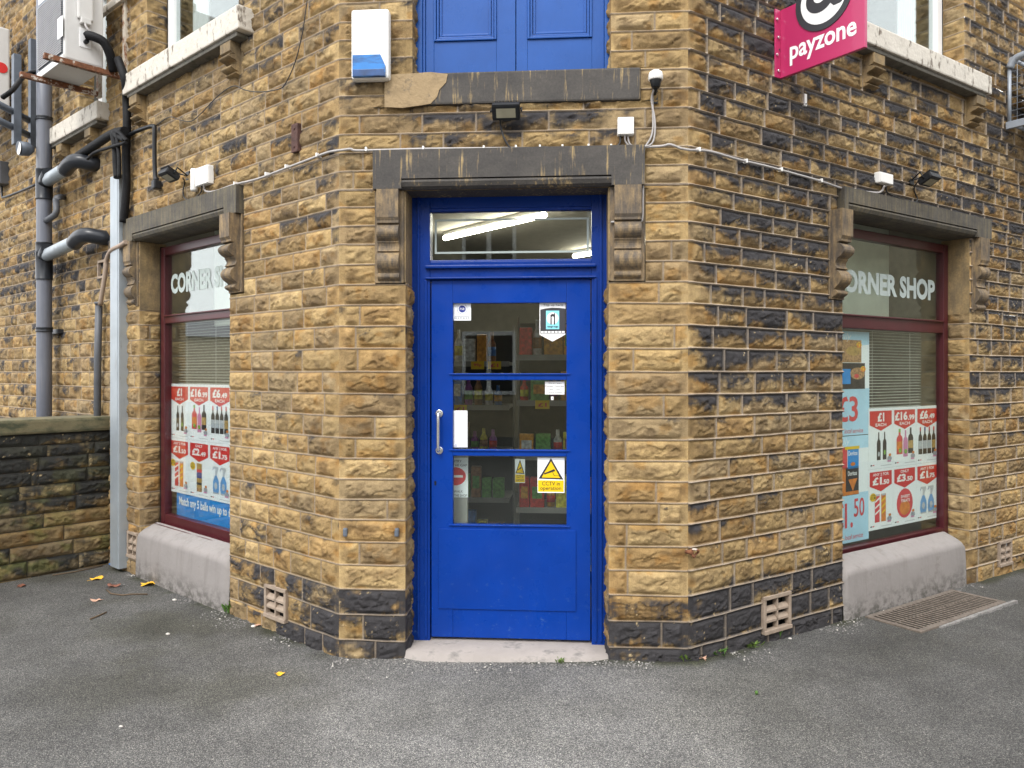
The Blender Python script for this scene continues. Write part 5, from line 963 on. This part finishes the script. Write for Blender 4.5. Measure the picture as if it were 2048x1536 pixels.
def weed(px, py, n, h_, label, seed, mat='leaf_green', sp=.05):
    x, y, z = G(px, py); m = MB(); r_ = random.Random(seed)
    for k in range(int(n * 1.8)):
        a = r_.uniform(0, 6.28); d = r_.uniform(.2, 1) * sp; bx, by = x + r_.gauss(0, sp * .5), y + r_.gauss(0, sp * .25); hh = 1.4 * h_ * r_.uniform(.4, 1); w_ = hh * .22; ex, ey = bx + math.cos(a) * d, by + math.sin(a) * d; nx, ny = -math.sin(a) * w_, math.cos(a) * w_
        m.add([(bx, by, z), ((bx + ex) / 2 + nx, (by + ey) / 2 + ny, z + hh * .7), (ex, ey, z + hh), ((bx + ex) / 2 - nx, (by + ey) / 2 - ny, z + hh * .72)], [[0, 1, 2, 3]], 0)
    one('weed', m, mat, label, 'weed', 'weeds along the wall foot', (x, y, z))
weed(458, 1226, 16, .06, 'bright green weed in the corner of riser and pier', 1, sp=.035); weed(1553, 1276, 14, .045, 'bright green weed under the air brick', 2, sp=.04); weed(1420, 1308, 26, .03, 'low straggling weeds along the dark wall foot', 3, sp=.07); weed(1480, 1292, 26, .03, 'mossy weeds between two taller clumps at the wall foot', 4, 'moss', .09)
weed(1362, 1322, 16, .03, 'small weed at the corner of the chamfer', 5, 'moss', .035); weed(1120, 1326, 10, .02, 'tiny moss tuft on the door threshold edge', 6, 'moss', .02); weed(2030, 1135, 16, .06, 'green weed at the far end of the wall foot', 7, sp=.06); weed(1513, 1390, 6, .015, 'tiny green sprig in the open asphalt', 8, sp=.015)
# ------------------------------------------------------------------ the street opposite, seen only in the glass
def house(cx, cy, w_, d_, h_, rz, label, rh=2.2):
    hs_ = thing('terraced_house', (cx, cy, GZ), label, 'house', 'houses across the street')
    ca, sa = math.cos(R(rz)), math.sin(R(rz)); T_ = lambda p: (cx + p[0] * ca - p[1] * sa, cy + p[0] * sa + p[1] * ca, GZ + p[2])
    def bb(mm, name, mat, par):
        mm.v = [T_(p) for p in mm.v]; return mm.build(name, mat, par)
    m = MB(); m.box(-w_ / 2, w_ / 2, -d_ / 2, d_ / 2, -.2, h_); bb(m, 'wall', 'house_stone', hs_)
    m = MB(); m.prism([(-d_ / 2 - .3, h_), (0, h_ + rh), (d_ / 2 + .3, h_)], 0, -w_ / 2, w_ / 2); bb(m, 'roof', 'slate', hs_)
    m = MB(); m.box(-w_ * .45, -w_ * .3, -.4, .4, h_ + rh - .9, h_ + rh + .8); bb(m, 'chimney', 'house_stone', hs_)
    for f in (-1, 1):
        for x in (-w_ * .25, w_ * .22):
            for z in ((1.0, 3.8) if h_ > 5 else (1.0,)):
                m = MB(); m.box(x - .65, x + .65, f * d_ / 2 - .06, f * d_ / 2 + .06, z, z + 1.5); o = bb(m, 'window', 'upvc', hs_)
                for k in (-.31, .31): m = MB(); m.box(x + k - .25, x + k + .25, f * d_ / 2 - .07, f * d_ / 2 + .07, z + .1, z + 1.4); bb(m, 'pane', 'void', o)
    return hs_
for k, x in enumerate((-7.5, -1, 5.5)): house(x, -13, 6.3, 7, 5.6, 0, 'stone terraced house across the street, %s of the row' % ('first', 'middle', 'last')[k])
house(14.5, 4.0, 6.3, 7, 6.2, 90 - 34, 'stone house standing across the side street'); house(13, -3.2, 6.3, 7, 6.2, 90 - 34, 'stone house at the street corner opposite'); house(-46, 14, 12, 12, 3.4, 60, 'low stone house far down the other side street', 1.6)
